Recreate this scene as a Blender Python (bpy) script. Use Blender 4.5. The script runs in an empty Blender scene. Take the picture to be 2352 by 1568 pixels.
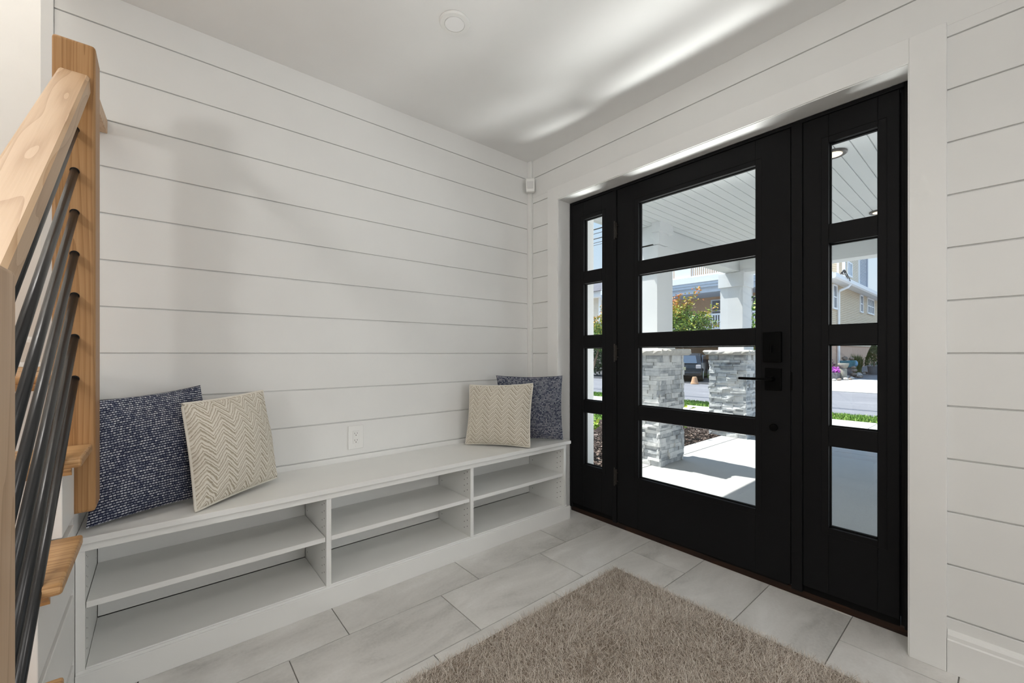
import bpy, math, random
import numpy as np
from mathutils import Vector, Matrix

random.seed(7)
RNG = np.random.default_rng(11)
S = bpy.context.scene
COL = S.collection

# ------------------------------------------------------------------ helpers
class MB:
    """collects vertices and faces, builds ONE mesh object"""
    def __init__(self):
        self.v = []; self.f = []; self.m = []; self.uv = None
    def add(self, vs, fs, mi=0):
        b = len(self.v)
        self.v += [tuple(p) for p in vs]
        for q in fs:
            self.f.append(tuple(b + i for i in q)); self.m.append(mi)
        return self
    def box(self, x0, x1, y0, y1, z0, z1, mi=0):
        if x0 > x1: x0, x1 = x1, x0
        if y0 > y1: y0, y1 = y1, y0
        if z0 > z1: z0, z1 = z1, z0
        vs = [(x0,y0,z0),(x1,y0,z0),(x1,y1,z0),(x0,y1,z0),(x0,y0,z1),(x1,y0,z1),(x1,y1,z1),(x0,y1,z1)]
        fs = [(3,2,1,0),(4,5,6,7),(0,1,5,4),(1,2,6,5),(2,3,7,6),(3,0,4,7)]
        return self.add(vs, fs, mi)
    def prism(self, prof, axis, a, b, mi=0):
        """profile of 2D points extruded along axis from a to b. axis x: (y,z); y: (x,z); z: (x,y)"""
        def P(p, t):
            return {'x': (t, p[0], p[1]), 'y': (p[0], t, p[1]), 'z': (p[0], p[1], t)}[axis]
        n = len(prof)
        vs = [P(p, a) for p in prof] + [P(p, b) for p in prof]
        fs = [tuple(range(n)), tuple(range(2*n-1, n-1, -1))]
        for i in range(n):
            j = (i+1) % n
            fs.append((j, i, n+i, n+j))
        return self.add(vs, fs, mi)
    def tube(self, pts, r, seg=10, closed=False, mi=0, cap=True):
        pts = [Vector(p) for p in pts]
        n = len(pts); rings = []
        up = Vector((0.13, 0.27, 0.95)).normalized()
        for i, p in enumerate(pts):
            if closed: d = pts[(i+1) % n] - pts[i-1]
            else: d = pts[min(i+1, n-1)] - pts[max(i-1, 0)]
            d.normalize()
            a = d.cross(up)
            if a.length < 1e-4: a = d.cross(Vector((1, 0, 0)))
            a.normalize(); c = d.cross(a).normalized()
            rr = r[i] if isinstance(r, (list, tuple)) else r
            rings.append([p + a*math.cos(2*math.pi*k/seg)*rr + c*math.sin(2*math.pi*k/seg)*rr for k in range(seg)])
        vs = [q for rg in rings for q in rg]; fs = []
        for i in range(n if closed else n-1):
            j = (i+1) % n
            for k in range(seg):
                l = (k+1) % seg
                fs.append((i*seg+k, i*seg+l, j*seg+l, j*seg+k))
        if cap and not closed:
            fs.append(tuple(range(seg-1, -1, -1))); fs.append(tuple((n-1)*seg+k for k in range(seg)))
        return self.add(vs, fs, mi)
    def lathe(self, prof, cx, cy, seg=24, mi=0):
        """prof: (r,z) list around vertical axis at cx,cy"""
        vs = []; fs = []
        n = len(prof)
        for r, z in prof:
            for k in range(seg):
                a = 2*math.pi*k/seg
                vs.append((cx + r*math.cos(a), cy + r*math.sin(a), z))
        for i in range(n-1):
            for k in range(seg):
                l = (k+1) % seg
                fs.append((i*seg+k, i*seg+l, (i+1)*seg+l, (i+1)*seg+k))
        fs.append(tuple(range(seg-1, -1, -1))); fs.append(tuple((n-1)*seg+k for k in range(seg)))
        return self.add(vs, fs, mi)
    def blob(self, c, r, seed=0, amp=.18, nu=12, nv=8, mi=0):
        rg = random.Random(seed)
        ph = [rg.uniform(0, 6.28) for _ in range(6)]
        vs = []; fs = []
        for j in range(nv+1):
            th = math.pi*j/nv
            for i in range(nu):
                a = 2*math.pi*i/nu
                k = 1 + amp*(math.sin(2*a+ph[0])*math.sin(2*th+ph[1]) + .6*math.sin(3*a+ph[2])*math.sin(3*th+ph[3]))
                vs.append((c[0]+r[0]*k*math.sin(th)*math.cos(a), c[1]+r[1]*k*math.sin(th)*math.sin(a), c[2]+r[2]*k*math.cos(th)))
        for j in range(nv):
            for i in range(nu):
                l = (i+1) % nu
                fs.append((j*nu+i, (j+1)*nu+i, (j+1)*nu+l, j*nu+l))
        return self.add(vs, fs, mi)
    def build(self, name, mats, parent=None, bevel=0, smooth=False, seg=2):
        o = None
        off = Vector((0, 0, 0))
        p = parent
        while p is not None:
            off += p.location; p = p.parent
        me = bpy.data.meshes.new(name)
        me.from_pydata([(x-off.x, y-off.y, z-off.z) for x, y, z in self.v], [], self.f)
        if not isinstance(mats, (list, tuple)): mats = [mats]
        for m in mats: me.materials.append(m)
        me.polygons.foreach_set('material_index', self.m)
        if self.uv is not None:
            lay = me.uv_layers.new(name='UVMap')
            idx = np.zeros(len(me.loops), dtype=np.int32)
            me.loops.foreach_get('vertex_index', idx)
            lay.data.foreach_set('uv', np.asarray(self.uv, dtype=np.float32)[idx].ravel())
        if smooth: me.polygons.foreach_set('use_smooth', [True]*len(me.polygons))
        me.update()
        o = bpy.data.objects.new(name, me)
        COL.objects.link(o)
        if parent is not None: o.parent = parent
        if bevel:
            b = o.modifiers.new('bevel', 'BEVEL'); b.width = bevel; b.segments = seg
            b.limit_method = 'ANGLE'; b.angle_limit = math.radians(50)
            b.harden_normals = False
        return o

def tag(o, label=None, cat=None, group=None, kind=None):
    if label: o['label'] = label
    if cat: o['category'] = cat
    if group: o['group'] = group
    if kind: o['kind'] = kind
    return o

def thing(name, label, cat, loc=(0, 0, 0), group=None, kind=None):
    o = bpy.data.objects.new(name, None)
    COL.objects.link(o); o.location = loc; o.empty_display_size = .1
    return tag(o, label, cat, group, kind)

def dup(root, dloc, label, group=None):
    def cp(o, par):
        c = o.copy(); COL.objects.link(c)
        if par is not None: c.parent = par
        for ch in o.children: cp(ch, c)
        return c
    r = cp(root, None)
    r.location = Vector(root.location) + Vector(dloc)
    r['label'] = label
    if group: r['group'] = group
    return r

# ------------------------------------------------------------------ materials
def newmat(name):
    m = bpy.data.materials.new(name); m.use_nodes = True
    nt = m.node_tree; nt.nodes.clear()
    out = nt.nodes.new('ShaderNodeOutputMaterial')
    b = nt.nodes.new('ShaderNodeBsdfPrincipled')
    nt.links.new(b.outputs[0], out.inputs[0])
    return m, nt, b, out

def N(nt, t, **kw):
    n = nt.nodes.new(t)
    for k, v in kw.items():
        if k.startswith('i_'): n.inputs[k[2:].replace('_', ' ')].default_value = v
        else: setattr(n, k, v)
    return n

def math_(nt, op, a, b=None, clamp=False):
    n = nt.nodes.new('ShaderNodeMath'); n.operation = op; n.use_clamp = clamp
    for i, x in enumerate((a, b)):
        if x is None: continue
        if isinstance(x, (int, float)): n.inputs[i].default_value = x
        else: nt.links.new(x, n.inputs[i])
    return n.outputs[0]

def ramp(nt, fac, stops, interp='LINEAR'):
    r = nt.nodes.new('ShaderNodeValToRGB'); r.color_ramp.interpolation = interp
    e = r.color_ramp.elements
    while len(e) < len(stops): e.new(.5)
    for i, (p, c) in enumerate(stops):
        e[i].position = p; e[i].color = (*c, 1) if len(c) == 3 else c
    nt.links.new(fac, r.inputs[0])
    return r.outputs[0]

def paint(name, col, rough=.45, spec=.35, noise=.02, bump=.0, scale=6):
    m, nt, b, out = newmat(name)
    tc = N(nt, 'ShaderNodeTexCoord')
    nz = N(nt, 'ShaderNodeTexNoise'); nz.inputs['Scale'].default_value = scale; nz.inputs['Detail'].default_value = 4
    nt.links.new(tc.outputs['Object'], nz.inputs['Vector'])
    lo = tuple(max(0, c*(1-noise)) for c in col); hi = tuple(min(1, c*(1+noise)) for c in col)
    c = ramp(nt, nz.outputs[0], [(.3, lo), (.7, hi)])
    nt.links.new(c, b.inputs['Base Color'])
    b.inputs['Roughness'].default_value = rough
    b.inputs['Specular IOR Level'].default_value = spec
    if bump:
        n2 = N(nt, 'ShaderNodeTexNoise'); n2.inputs['Scale'].default_value = scale*25; n2.inputs['Detail'].default_value = 3
        nt.links.new(tc.outputs['Object'], n2.inputs['Vector'])
        bp = N(nt, 'ShaderNodeBump'); bp.inputs['Strength'].default_value = bump; bp.inputs['Distance'].default_value = .003
        nt.links.new(n2.outputs[0], bp.inputs['Height']); nt.links.new(bp.outputs[0], b.inputs['Normal'])
    return m

def wood(name, axis, c1, c2, c3, rot=(0, 0, 0), rough=.42, fig=1.0, fine=1.0, lon=.07, streak=.55):
    m, nt, b, out = newmat(name)
    tc = N(nt, 'ShaderNodeTexCoord')
    mp0 = N(nt, 'ShaderNodeMapping'); mp0.inputs['Rotation'].default_value = rot
    nt.links.new(tc.outputs['Object'], mp0.inputs['Vector'])
    sc = {'x': (lon, 1, 1), 'y': (1, lon, 1), 'z': (1, 1, lon)}[axis]
    mp = N(nt, 'ShaderNodeMapping'); mp.inputs['Scale'].default_value = sc
    nt.links.new(mp0.outputs[0], mp.inputs['Vector'])
    n1 = N(nt, 'ShaderNodeTexNoise'); n1.inputs['Scale'].default_value = 7*fig; n1.inputs['Detail'].default_value = 2
    nt.links.new(mp.outputs[0], n1.inputs['Vector'])
    rings = math_(nt, 'FRACT', math_(nt, 'MULTIPLY', n1.outputs[0], 16.0))
    rr = math_(nt, 'POWER', rings, 2.2)
    sc2 = {'x': (.02, 1, 1), 'y': (1, .02, 1), 'z': (1, 1, .02)}[axis]
    mp2 = N(nt, 'ShaderNodeMapping'); mp2.inputs['Scale'].default_value = sc2
    nt.links.new(mp0.outputs[0], mp2.inputs['Vector'])
    n2 = N(nt, 'ShaderNodeTexNoise'); n2.inputs['Scale'].default_value = 420*fine; n2.inputs['Detail'].default_value = 2
    nt.links.new(mp2.outputs[0], n2.inputs['Vector'])
    f = math_(nt, 'ADD', math_(nt, 'MULTIPLY', rr, streak), math_(nt, 'MULTIPLY', n2.outputs[0], 1.0-streak))
    c = ramp(nt, f, [(.12, c1), (.5, c2), (.95, c3)])
    nt.links.new(c, b.inputs['Base Color'])
    b.inputs['Roughness'].default_value = rough
    b.inputs['Specular IOR Level'].default_value = .3
    bp = N(nt, 'ShaderNodeBump'); bp.inputs['Strength'].default_value = .12; bp.inputs['Distance'].default_value = .001
    nt.links.new(n2.outputs[0], bp.inputs['Height']); nt.links.new(bp.outputs[0], b.inputs['Normal'])
    return m

def island(name, stops, rough=.7, spec=.2, noise_scale=0, bump=0, sss=0):
    """colour differs per separate piece (stone, leaf, fibre)"""
    m, nt, b, out = newmat(name)
    g = N(nt, 'ShaderNodeNewGeometry')
    fac = g.outputs['Random Per Island']
    tc = N(nt, 'ShaderNodeTexCoord')
    if noise_scale:
        nz = N(nt, 'ShaderNodeTexNoise'); nz.inputs['Scale'].default_value = noise_scale; nz.inputs['Detail'].default_value = 5
        nt.links.new(tc.outputs['Object'], nz.inputs['Vector'])
        fac = math_(nt, 'ADD', math_(nt, 'MULTIPLY', fac, .62), math_(nt, 'MULTIPLY', math_(nt, 'SUBTRACT', nz.outputs[0], .25), .75), True)
        if bump:
            bp = N(nt, 'ShaderNodeBump'); bp.inputs['Strength'].default_value = bump; bp.inputs['Distance'].default_value = .01
            nt.links.new(nz.outputs[0], bp.inputs['Height']); nt.links.new(bp.outputs[0], b.inputs['Normal'])
    nt.links.new(ramp(nt, fac, stops), b.inputs['Base Color'])
    b.inputs['Roughness'].default_value = rough
    b.inputs['Specular IOR Level'].default_value = spec
    return m

def emit(name, col, s):
    m, nt, b, out = newmat(name)
    b.inputs['Base Color'].default_value = (.8, .8, .8, 1)
    b.inputs['Emission Color'].default_value = (*col, 1); b.inputs['Emission Strength'].default_value = s
    return m

def glass(name, tint=(.97, .985, .98), refl=1.0):
    m, nt, b, out = newmat(name)
    nt.nodes.remove(b)
    tr = N(nt, 'ShaderNodeBsdfTransparent'); tr.inputs[0].default_value = (*tint, 1)
    gl = N(nt, 'ShaderNodeBsdfGlossy'); gl.inputs['Roughness'].default_value = .0
    lw = N(nt, 'ShaderNodeLayerWeight')          # Schlick reflectance, the same from both faces of the pane
    sch = math_(nt, 'ADD', .035, math_(nt, 'MULTIPLY', math_(nt, 'POWER', lw.outputs['Facing'], 5.0), .9))
    mx = N(nt, 'ShaderNodeMixShader')
    nt.links.new(math_(nt, 'MULTIPLY', sch, refl), mx.inputs[0])
    nt.links.new(tr.outputs[0], mx.inputs[1]); nt.links.new(gl.outputs[0], mx.inputs[2])
    nt.links.new(mx.outputs[0], out.inputs[0])
    return m

M = {}
M['wall'] = paint('shiplap_white_paint', (.77, .77, .755), .5, .3, .012)
M['ceil'] = paint('ceiling_white_paint', (.82, .82, .81), .8, .2, .01)
M['trim'] = paint('trim_white_paint', (.80, .80, .785), .38, .4, .012)
M['bench'] = paint('bench_white_melamine', (.80, .80, .78), .42, .4, .012)
M['stairwhite'] = paint('stair_white_paint', (.82, .81, .79), .45, .35, .012)
M['hole'] = paint('pin_hole_dark', (.02, .02, .02), .9, .1)
M['black'] = paint('satin_black_door_paint', (.0068, .0068, .0074), .5, .12, .05, .06, 30)
M['hard'] = paint('matte_black_hardware', (.0022, .0022, .0022), .55, .06)
M['rod'] = paint('black_powder_coat_rod', (.012, .012, .013), .28, .5)
M['hinge'] = paint('brushed_grey_hinge', (.028, .024, .020), .42, .35); 
M['gasket'] = paint('black_gasket', (.004, .004, .004), .7, .1)
M['glass'] = glass('clear_window_glass')
M['sill'] = wood('dark_stained_sill_wood', 'y', (.012, .004, .002), (.022, .008, .003), (.045, .017, .007))
OAK = ((.46, .265, .12), (.37, .195, .078), (.23, .112, .04))
MAP = ((.60, .42, .265), (.54, .36, .215), (.40, .24, .125))
M['oak_z'] = wood('oak_upright_grain', 'z', *OAK, fig=2.4, lon=.022, streak=.42, fine=.8)
M['oak_x'] = wood('oak_tread_grain', 'x', (.56, .34, .165), (.45, .25, .105), (.27, .135, .05))
SL = .80
M['rail'] = wood('maple_handrail_grain', 'y', *MAP, rot=(-math.atan(SL), 0, 0), fig=.9, fine=.7, lon=.12)
M['newel'] = wood('maple_post_grain', 'z', *MAP, fig=.8, fine=.7)
M['plastic'] = paint('white_plastic', (.80, .80, .78), .35, .45, .005)
M['plasticgrey'] = paint('sensor_lens_plastic', (.66, .66, .65), .3, .45, .005)
M['lens'] = paint('frosted_lamp_lens', (.86, .86, .86), .5, .3, .005)
M['ext_white'] = paint('exterior_white_trim', (.80, .81, .81), .5, .3, .015)
M['beam_white'] = paint('exterior_white_soffit', (.80, .815, .81), .55, .3, .015)
M['warm_lamp'] = emit('warm_porch_lamp', (1.0, .78, .5), 1.3)
M['dark_metal'] = paint('dark_metal_ring', (.06, .05, .045), .4, .5)

# floor tile
def tile_mat():
    m, nt, b, out = newmat('cloudy_grey_porcelain')
    g = N(nt, 'ShaderNodeNewGeometry'); tc = N(nt, 'ShaderNodeTexCoord')
    add = N(nt, 'ShaderNodeVectorMath', operation='ADD')
    sc = N(nt, 'ShaderNodeVectorMath', operation='SCALE'); sc.inputs['Scale'].default_value = 37.0
    cmb = N(nt, 'ShaderNodeCombineXYZ')
    for i in range(3): nt.links.new(g.outputs['Random Per Island'], cmb.inputs[i])
    nt.links.new(cmb.outputs[0], sc.inputs[0])
    nt.links.new(tc.outputs['Object'], add.inputs[0]); nt.links.new(sc.outputs[0], add.inputs[1])
    n1 = N(nt, 'ShaderNodeTexNoise'); n1.inputs['Scale'].default_value = 2.6; n1.inputs['Detail'].default_value = 7; n1.inputs['Roughness'].default_value = .62; n1.inputs['Distortion'].default_value = .6
    mp = N(nt, 'ShaderNodeMapping'); mp.inputs['Scale'].default_value = (.8, 1.7, 1)
    nt.links.new(add.outputs[0], mp.inputs[0]); nt.links.new(mp.outputs[0], n1.inputs['Vector'])
    n2 = N(nt, 'ShaderNodeTexNoise'); n2.inputs['Scale'].default_value = 90; n2.inputs['Detail'].default_value = 3
    nt.links.new(tc.outputs['Object'], n2.inputs['Vector'])
    f = math_(nt, 'ADD', n1.outputs[0], math_(nt, 'MULTIPLY', math_(nt, 'SUBTRACT', n2.outputs[0], .5), .16))
    c = ramp(nt, f, [(.30, (.475, .465, .445)), (.44, (.62, .605, .58)), (.56, (.69, .675, .65)), (.68, (.76, .75, .73))])
    nt.links.new(c, b.inputs['Base Color'])
    b.inputs['Roughness'].default_value = .42; b.inputs['Specular IOR Level'].default_value = .4
    return m
M['tile'] = tile_mat()
M['grout'] = paint('grey_grout', (.24, .235, .22), .9, .1)

# fabrics
def navy_mat():
    m, nt, b, out = newmat('navy_white_woven_fabric')
    uv = N(nt, 'ShaderNodeUVMap'); sp = N(nt, 'ShaderNodeSeparateXYZ'); nt.links.new(uv.outputs[0], sp.inputs[0])
    nz = N(nt, 'ShaderNodeTexNoise'); nz.inputs['Scale'].default_value = 9; nt.links.new(uv.outputs[0], nz.inputs['Vector'])
    rowf = math_(nt, 'ADD', math_(nt, 'MULTIPLY', sp.outputs[1], 50.0), math_(nt, 'MULTIPLY', nz.outputs[0], .5))
    row = math_(nt, 'FLOOR', rowf); fr = math_(nt, 'FRACT', rowf)
    wn = N(nt, 'ShaderNodeTexWhiteNoise'); wn.noise_dimensions = '1D'; nt.links.new(row, wn.inputs['W'])
    colf = math_(nt, 'ADD', math_(nt, 'MULTIPLY', sp.outputs[0], 46.0), math_(nt, 'MULTIPLY', wn.outputs[0], 7.0))
    cf = math_(nt, 'FRACT', colf); ci = math_(nt, 'FLOOR', colf)
    wn2 = N(nt, 'ShaderNodeTexWhiteNoise'); wn2.noise_dimensions = '2D'
    cb = N(nt, 'ShaderNodeCombineXYZ'); nt.links.new(row, cb.inputs[0]); nt.links.new(ci, cb.inputs[1]); nt.links.new(cb.outputs[0], wn2.inputs['Vector'])
    yarn = math_(nt, 'MULTIPLY', math_(nt, 'LESS_THAN', math_(nt, 'ABSOLUTE', math_(nt, 'SUBTRACT', fr, .5)), .27),
                 math_(nt, 'LESS_THAN', math_(nt, 'ABSOLUTE', math_(nt, 'SUBTRACT', cf, .5)), .40))
    val = math_(nt, 'MULTIPLY', yarn, math_(nt, 'ADD', math_(nt, 'MULTIPLY', wn2.outputs[0], .5), .42))
    n3 = N(nt, 'ShaderNodeTexNoise'); n3.inputs['Scale'].default_value = 210; n3.inputs['Detail'].default_value = 2; nt.links.new(uv.outputs[0], n3.inputs['Vector'])
    val = math_(nt, 'ADD', val, math_(nt, 'MULTIPLY', math_(nt, 'SUBTRACT', n3.outputs[0], .5), 1.3), True)
    c = ramp(nt, val, [(.0, (.010, .013, .035)), (.35, (.03, .038, .085)), (.65, (.36, .38, .44)), (1., (.68, .69, .72))])
    nt.links.new(c, b.inputs['Base Color']); b.inputs['Roughness'].default_value = .9; b.inputs['Specular IOR Level'].default_value = .1
    bp = N(nt, 'ShaderNodeBump'); bp.inputs['Strength'].default_value = .5; bp.inputs['Distance'].default_value = .003
    nt.links.new(val, bp.inputs['Height']); nt.links.new(bp.outputs[0], b.inputs['Normal'])
    return m
def chevron_mat(name='cream_taupe_chevron_fabric', zig=5.0, rows=13.0):
    m, nt, b, out = newmat(name)
    uv = N(nt, 'ShaderNodeUVMap'); sp = N(nt, 'ShaderNodeSeparateXYZ'); nt.links.new(uv.outputs[0], sp.inputs[0])
    u, v = sp.outputs[0], sp.outputs[1]
    n0 = N(nt, 'ShaderNodeTexNoise'); n0.inputs['Scale'].default_value = 5; nt.links.new(uv.outputs[0], n0.inputs['Vector'])
    uu = math_(nt, 'ADD', math_(nt, 'MULTIPLY', u, zig), math_(nt, 'MULTIPLY', n0.outputs[0], .25))
    tri = math_(nt, 'ABSOLUTE', math_(nt, 'SUBTRACT', math_(nt, 'FRACT', uu), .5))
    side = math_(nt, 'GREATER_THAN', math_(nt, 'FRACT', uu), .5)
    vv = math_(nt, 'ADD', math_(nt, 'MULTIPLY', v, rows), math_(nt, 'MULTIPLY', tri, 3.1))
    n1 = N(nt, 'ShaderNodeTexNoise'); n1.inputs['Scale'].default_value = 26; n1.inputs['Detail'].default_value = 4; nt.links.new(uv.outputs[0], n1.inputs['Vector'])
    vv = math_(nt, 'ADD', vv, math_(nt, 'MULTIPLY', math_(nt, 'SUBTRACT', n1.outputs[0], .5), .38))
    fr = math_(nt, 'FRACT', vv)
    thick = math_(nt, 'LESS_THAN', math_(nt, 'ABSOLUTE', math_(nt, 'SUBTRACT', fr, .3)), .15)
    thin = math_(nt, 'LESS_THAN', math_(nt, 'ABSOLUTE', math_(nt, 'SUBTRACT', fr, .72)), .07)
    n2 = N(nt, 'ShaderNodeTexNoise'); n2.inputs['Scale'].default_value = 60; n2.inputs['Detail'].default_value = 3; nt.links.new(uv.outputs[0], n2.inputs['Vector'])
    val = math_(nt, 'MAXIMUM', math_(nt, 'MULTIPLY', thick, math_(nt, 'ADD', .62, math_(nt, 'MULTIPLY', side, .2))), math_(nt, 'MULTIPLY', thin, .85))
    val = math_(nt, 'ADD', val, math_(nt, 'MULTIPLY', math_(nt, 'SUBTRACT', n2.outputs[0], .5), .7), True)
    c = ramp(nt, val, [(0., (.72, .68, .60)), (.4, (.62, .57, .48)), (1., (.33, .28, .205))])
    nt.links.new(c, b.inputs['Base Color']); b.inputs['Roughness'].default_value = .9; b.inputs['Specular IOR Level'].default_value = .1
    bp = N(nt, 'ShaderNodeBump'); bp.inputs['Strength'].default_value = .25; bp.inputs['Distance'].default_value = .002
    nt.links.new(n2.outputs[0], bp.inputs['Height']); nt.links.new(bp.outputs[0], b.inputs['Normal'])
    return m
M['navy'] = navy_mat()
M['chev'] = chevron_mat()
M['tan'] = paint('plain_tan_cushion_back', (.50, .42, .31), .9, .1, .05, .3, 20)
M['piping'] = paint('cream_cord_piping', (.74, .70, .62), .85, .1, .04, .3, 40)
M['navyedge'] = paint('blue_seam', (.015, .05, .13), .85, .1)
M['fibre'] = island('taupe_shag_fibre', [(0, (.30, .25, .205)), (.3, (.58, .51, .44)), (.7, (.74, .67, .595)), (1, (.86, .81, .75))], .75, .25)
M['rugback'] = paint('rug_backing', (.26, .21, .165), .95, .05)

# exterior
def concrete(name, c, var=.07, scale=1.5, rough=.85):
    m, nt, b, out = newmat(name)
    tc = N(nt, 'ShaderNodeTexCoord')
    n1 = N(nt, 'ShaderNodeTexNoise'); n1.inputs['Scale'].default_value = scale; n1.inputs['Detail'].default_value = 8; n1.inputs['Roughness'].default_value = .7
    nt.links.new(tc.outputs['Object'], n1.inputs['Vector'])
    n2 = N(nt, 'ShaderNodeTexNoise'); n2.inputs['Scale'].default_value = 60; n2.inputs['Detail'].default_value = 4
    mp = N(nt, 'ShaderNodeMapping'); mp.inputs['Scale'].default_value = (3, .5, 1); nt.links.new(tc.outputs['Object'], mp.inputs[0]); nt.links.new(mp.outputs[0], n2.inputs['Vector'])
    f = math_(nt, 'ADD', math_(nt, 'MULTIPLY', n1.outputs[0], .65), math_(nt, 'MULTIPLY', n2.outputs[0], .35))
    nt.links.new(ramp(nt, f, [(.3, tuple(x*(1-var) for x in c)), (.7, tuple(min(1, x*(1+var)) for x in c))]), b.inputs['Base Color'])
    b.inputs['Roughness'].default_value = rough; b.inputs['Specular IOR Level'].default_value = .25
    bp = N(nt, 'ShaderNodeBump'); bp.inputs['Strength'].default_value = .25; bp.inputs['Distance'].default_value = .004
    nt.links.new(n2.outputs[0], bp.inputs['Height']); nt.links.new(bp.outputs[0], b.inputs['Normal'])
    return m
M['slab'] = concrete('porch_concrete', (.29, .29, .285))
M['walk'] = concrete('pale_sidewalk_concrete', (.38, .37, .35))
M['drive'] = concrete('grey_driveway', (.13, .132, .14), .12)
M['drivedark'] = concrete('dark_asphalt_driveway', (.045, .046, .05), .2)
def asphalt():
    m, nt, b, out = newmat('worn_grey_asphalt')
    tc = N(nt, 'ShaderNodeTexCoord')
    n1 = N(nt, 'ShaderNodeTexNoise'); n1.inputs['Scale'].default_value = .7; n1.inputs['Detail'].default_value = 6; n1.inputs['Roughness'].default_value = .75
    mp = N(nt, 'ShaderNodeMapping'); mp.inputs['Scale'].default_value = (2.5, .7, 1); nt.links.new(tc.outputs['Object'], mp.inputs[0]); nt.links.new(mp.outputs[0], n1.inputs['Vector'])
    n2 = N(nt, 'ShaderNodeTexNoise'); n2.inputs['Scale'].default_value = 40; n2.inputs['Detail'].default_value = 2; nt.links.new(tc.outputs['Object'], n2.inputs['Vector'])
    f = math_(nt, 'ADD', math_(nt, 'MULTIPLY', n1.outputs[0], .75), math_(nt, 'MULTIPLY', n2.outputs[0], .3))
    nt.links.new(ramp(nt, f, [(.35, (.115, .116, .127)), (.58, (.15, .151, .163)), (.66, (.185, .185, .195)), (.74, (.32, .32, .325))]), b.inputs['Base Color'])
    b.inputs['Roughness'].default_value = .9; b.inputs['Specular IOR Level'].default_value = .2
    return m
M['road'] = asphalt()
M['soil'] = paint('dark_mulch_soil', (.035, .026, .022), .95, .05, .5, .5, 14)
M['chips'] = island('mulch_chips', [(0, (.02, .014, .012)), (.6, (.07, .052, .045)), (.85, (.16, .12, .10)), (1, (.36, .30, .26))], .9, .1)
M['lawn'] = paint('lawn_ground', (.10, .17, .035), .9, .1, .3, .3, 8)
M['blade'] = island('grass_blades', [(0, (.06, .13, .02)), (.5, (.14, .26, .045)), (1, (.30, .42, .10))], .7, .2)
M['stone'] = island('grey_ledgestone', [(0, (.17, .185, .205)), (.22, (.33, .345, .36)), (.45, (.52, .53, .535)), (.7, (.68, .68, .67)), (1, (.80, .79, .77))], .85, .2, 16, 1.0)
M['capstone'] = island('limestone_cap', [(0, (.42, .40, .37)), (1, (.60, .575, .53))], .85, .2, 18, .5)
M['asph_roof'] = paint('grey_roof_shingle', (.11, .11, .125), .95, .1, .25, .5, 5)
M['siding_beige'] = paint('beige_clapboard', (.60, .50, .37), .6, .2, .03)
M['siding_cream'] = paint('cream_clapboard', (.68, .61, .50), .6, .2, .03)
M['siding_grey'] = paint('blue_grey_clapboard', (.42, .45, .50), .6, .2, .03)
M['siding_peach'] = paint('peach_clapboard', (.64, .43, .28), .6, .2, .03)
M['siding_blue'] = paint('pale_blue_clapboard', (.56, .63, .72), .6, .2, .03)
M['stucco_tan'] = paint('tan_stucco', (.42, .29, .18), .9, .1, .06)
M['stucco_pink'] = paint('terracotta_stucco', (.58, .40, .30), .9, .1, .05)
M['brick_brown'] = paint('brown_foundation', (.10, .075, .062), .9, .1, .2)
M['house_white'] = paint('house_white_trim', (.80, .81, .82), .55, .25, .01)
M['pane'] = paint('house_window_pane', (.10, .12, .15), .12, .6, .2, 0, 2)
M['pane_blue'] = paint('house_window_pane_sky', (.30, .40, .50), .12, .6, .1, 0, 2)
M['bark'] = paint('grey_brown_bark', (.16, .115, .085), .9, .1, .3, .5, 12)
M['stem'] = paint('reddish_stem', (.14, .06, .035), .8, .15, .3)
M['leaf_lime'] = island('lime_shrub_leaves', [(0, (.10, .20, .02)), (.5, (.24, .40, .03)), (1, (.50, .60, .08))], .55, .3)
M['leaf_ever'] = island('dark_evergreen_leaves', [(0, (.012, .03, .010)), (.6, (.035, .075, .02)), (1, (.10, .16, .04))], .6, .25)
M['leaf_young'] = island('fresh_green_leaves', [(0, (.04, .10, .02)), (.5, (.13, .25, .04)), (1, (.38, .50, .12))], .55, .3)
M['leaf_grass'] = island('ornamental_grass_blades', [(0, (.04, .075, .02)), (.6, (.10, .15, .05)), (1, (.26, .26, .13))], .7, .2)
def crape_mat():
    m, nt, b, out = newmat('orange_tipped_leaves')
    g = N(nt, 'ShaderNodeNewGeometry'); tc = N(nt, 'ShaderNodeTexCoord')
    sp = N(nt, 'ShaderNodeSeparateXYZ'); nt.links.new(tc.outputs['Generated'], sp.inputs[0])
    nz = N(nt, 'ShaderNodeTexNoise'); nz.inputs['Scale'].default_value = 4; nt.links.new(tc.outputs['Generated'], nz.inputs['Vector'])
    f = math_(nt, 'ADD', math_(nt, 'MULTIPLY', sp.outputs[2], .62), math_(nt, 'ADD', math_(nt, 'MULTIPLY', g.outputs['Random Per Island'], .34), math_(nt, 'MULTIPLY', math_(nt, 'SUBTRACT', nz.outputs[0], .5), .75)), True)
    nt.links.new(ramp(nt, f, [(.1, (.035, .085, .018)), (.38, (.12, .22, .03)), (.54, (.33, .36, .05)), (.68, (.56, .34, .06)), (.86, (.55, .18, .07))]), b.inputs['Base Color'])
    b.inputs['Roughness'].default_value = .55; b.inputs['Specular IOR Level'].default_value = .3
    return m
M['leaf_crape'] = crape_mat()
M['purple'] = island('purple_petals', [(0, (.35, .05, .42)), (.6, (.62, .14, .60)), (1, (.80, .35, .72))], .6, .2)
M['darkleaf'] = island('plum_leaves', [(0, (.03, .02, .03)), (1, (.14, .07, .10))], .6, .2)
M['planter'] = paint('weathered_stone_planter', (.16, .15, .16), .9, .1, .25, .4, 14)
M['bathstone'] = paint('birdbath_stone', (.27, .255, .215), .85, .15, .25, .4, 12)
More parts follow.
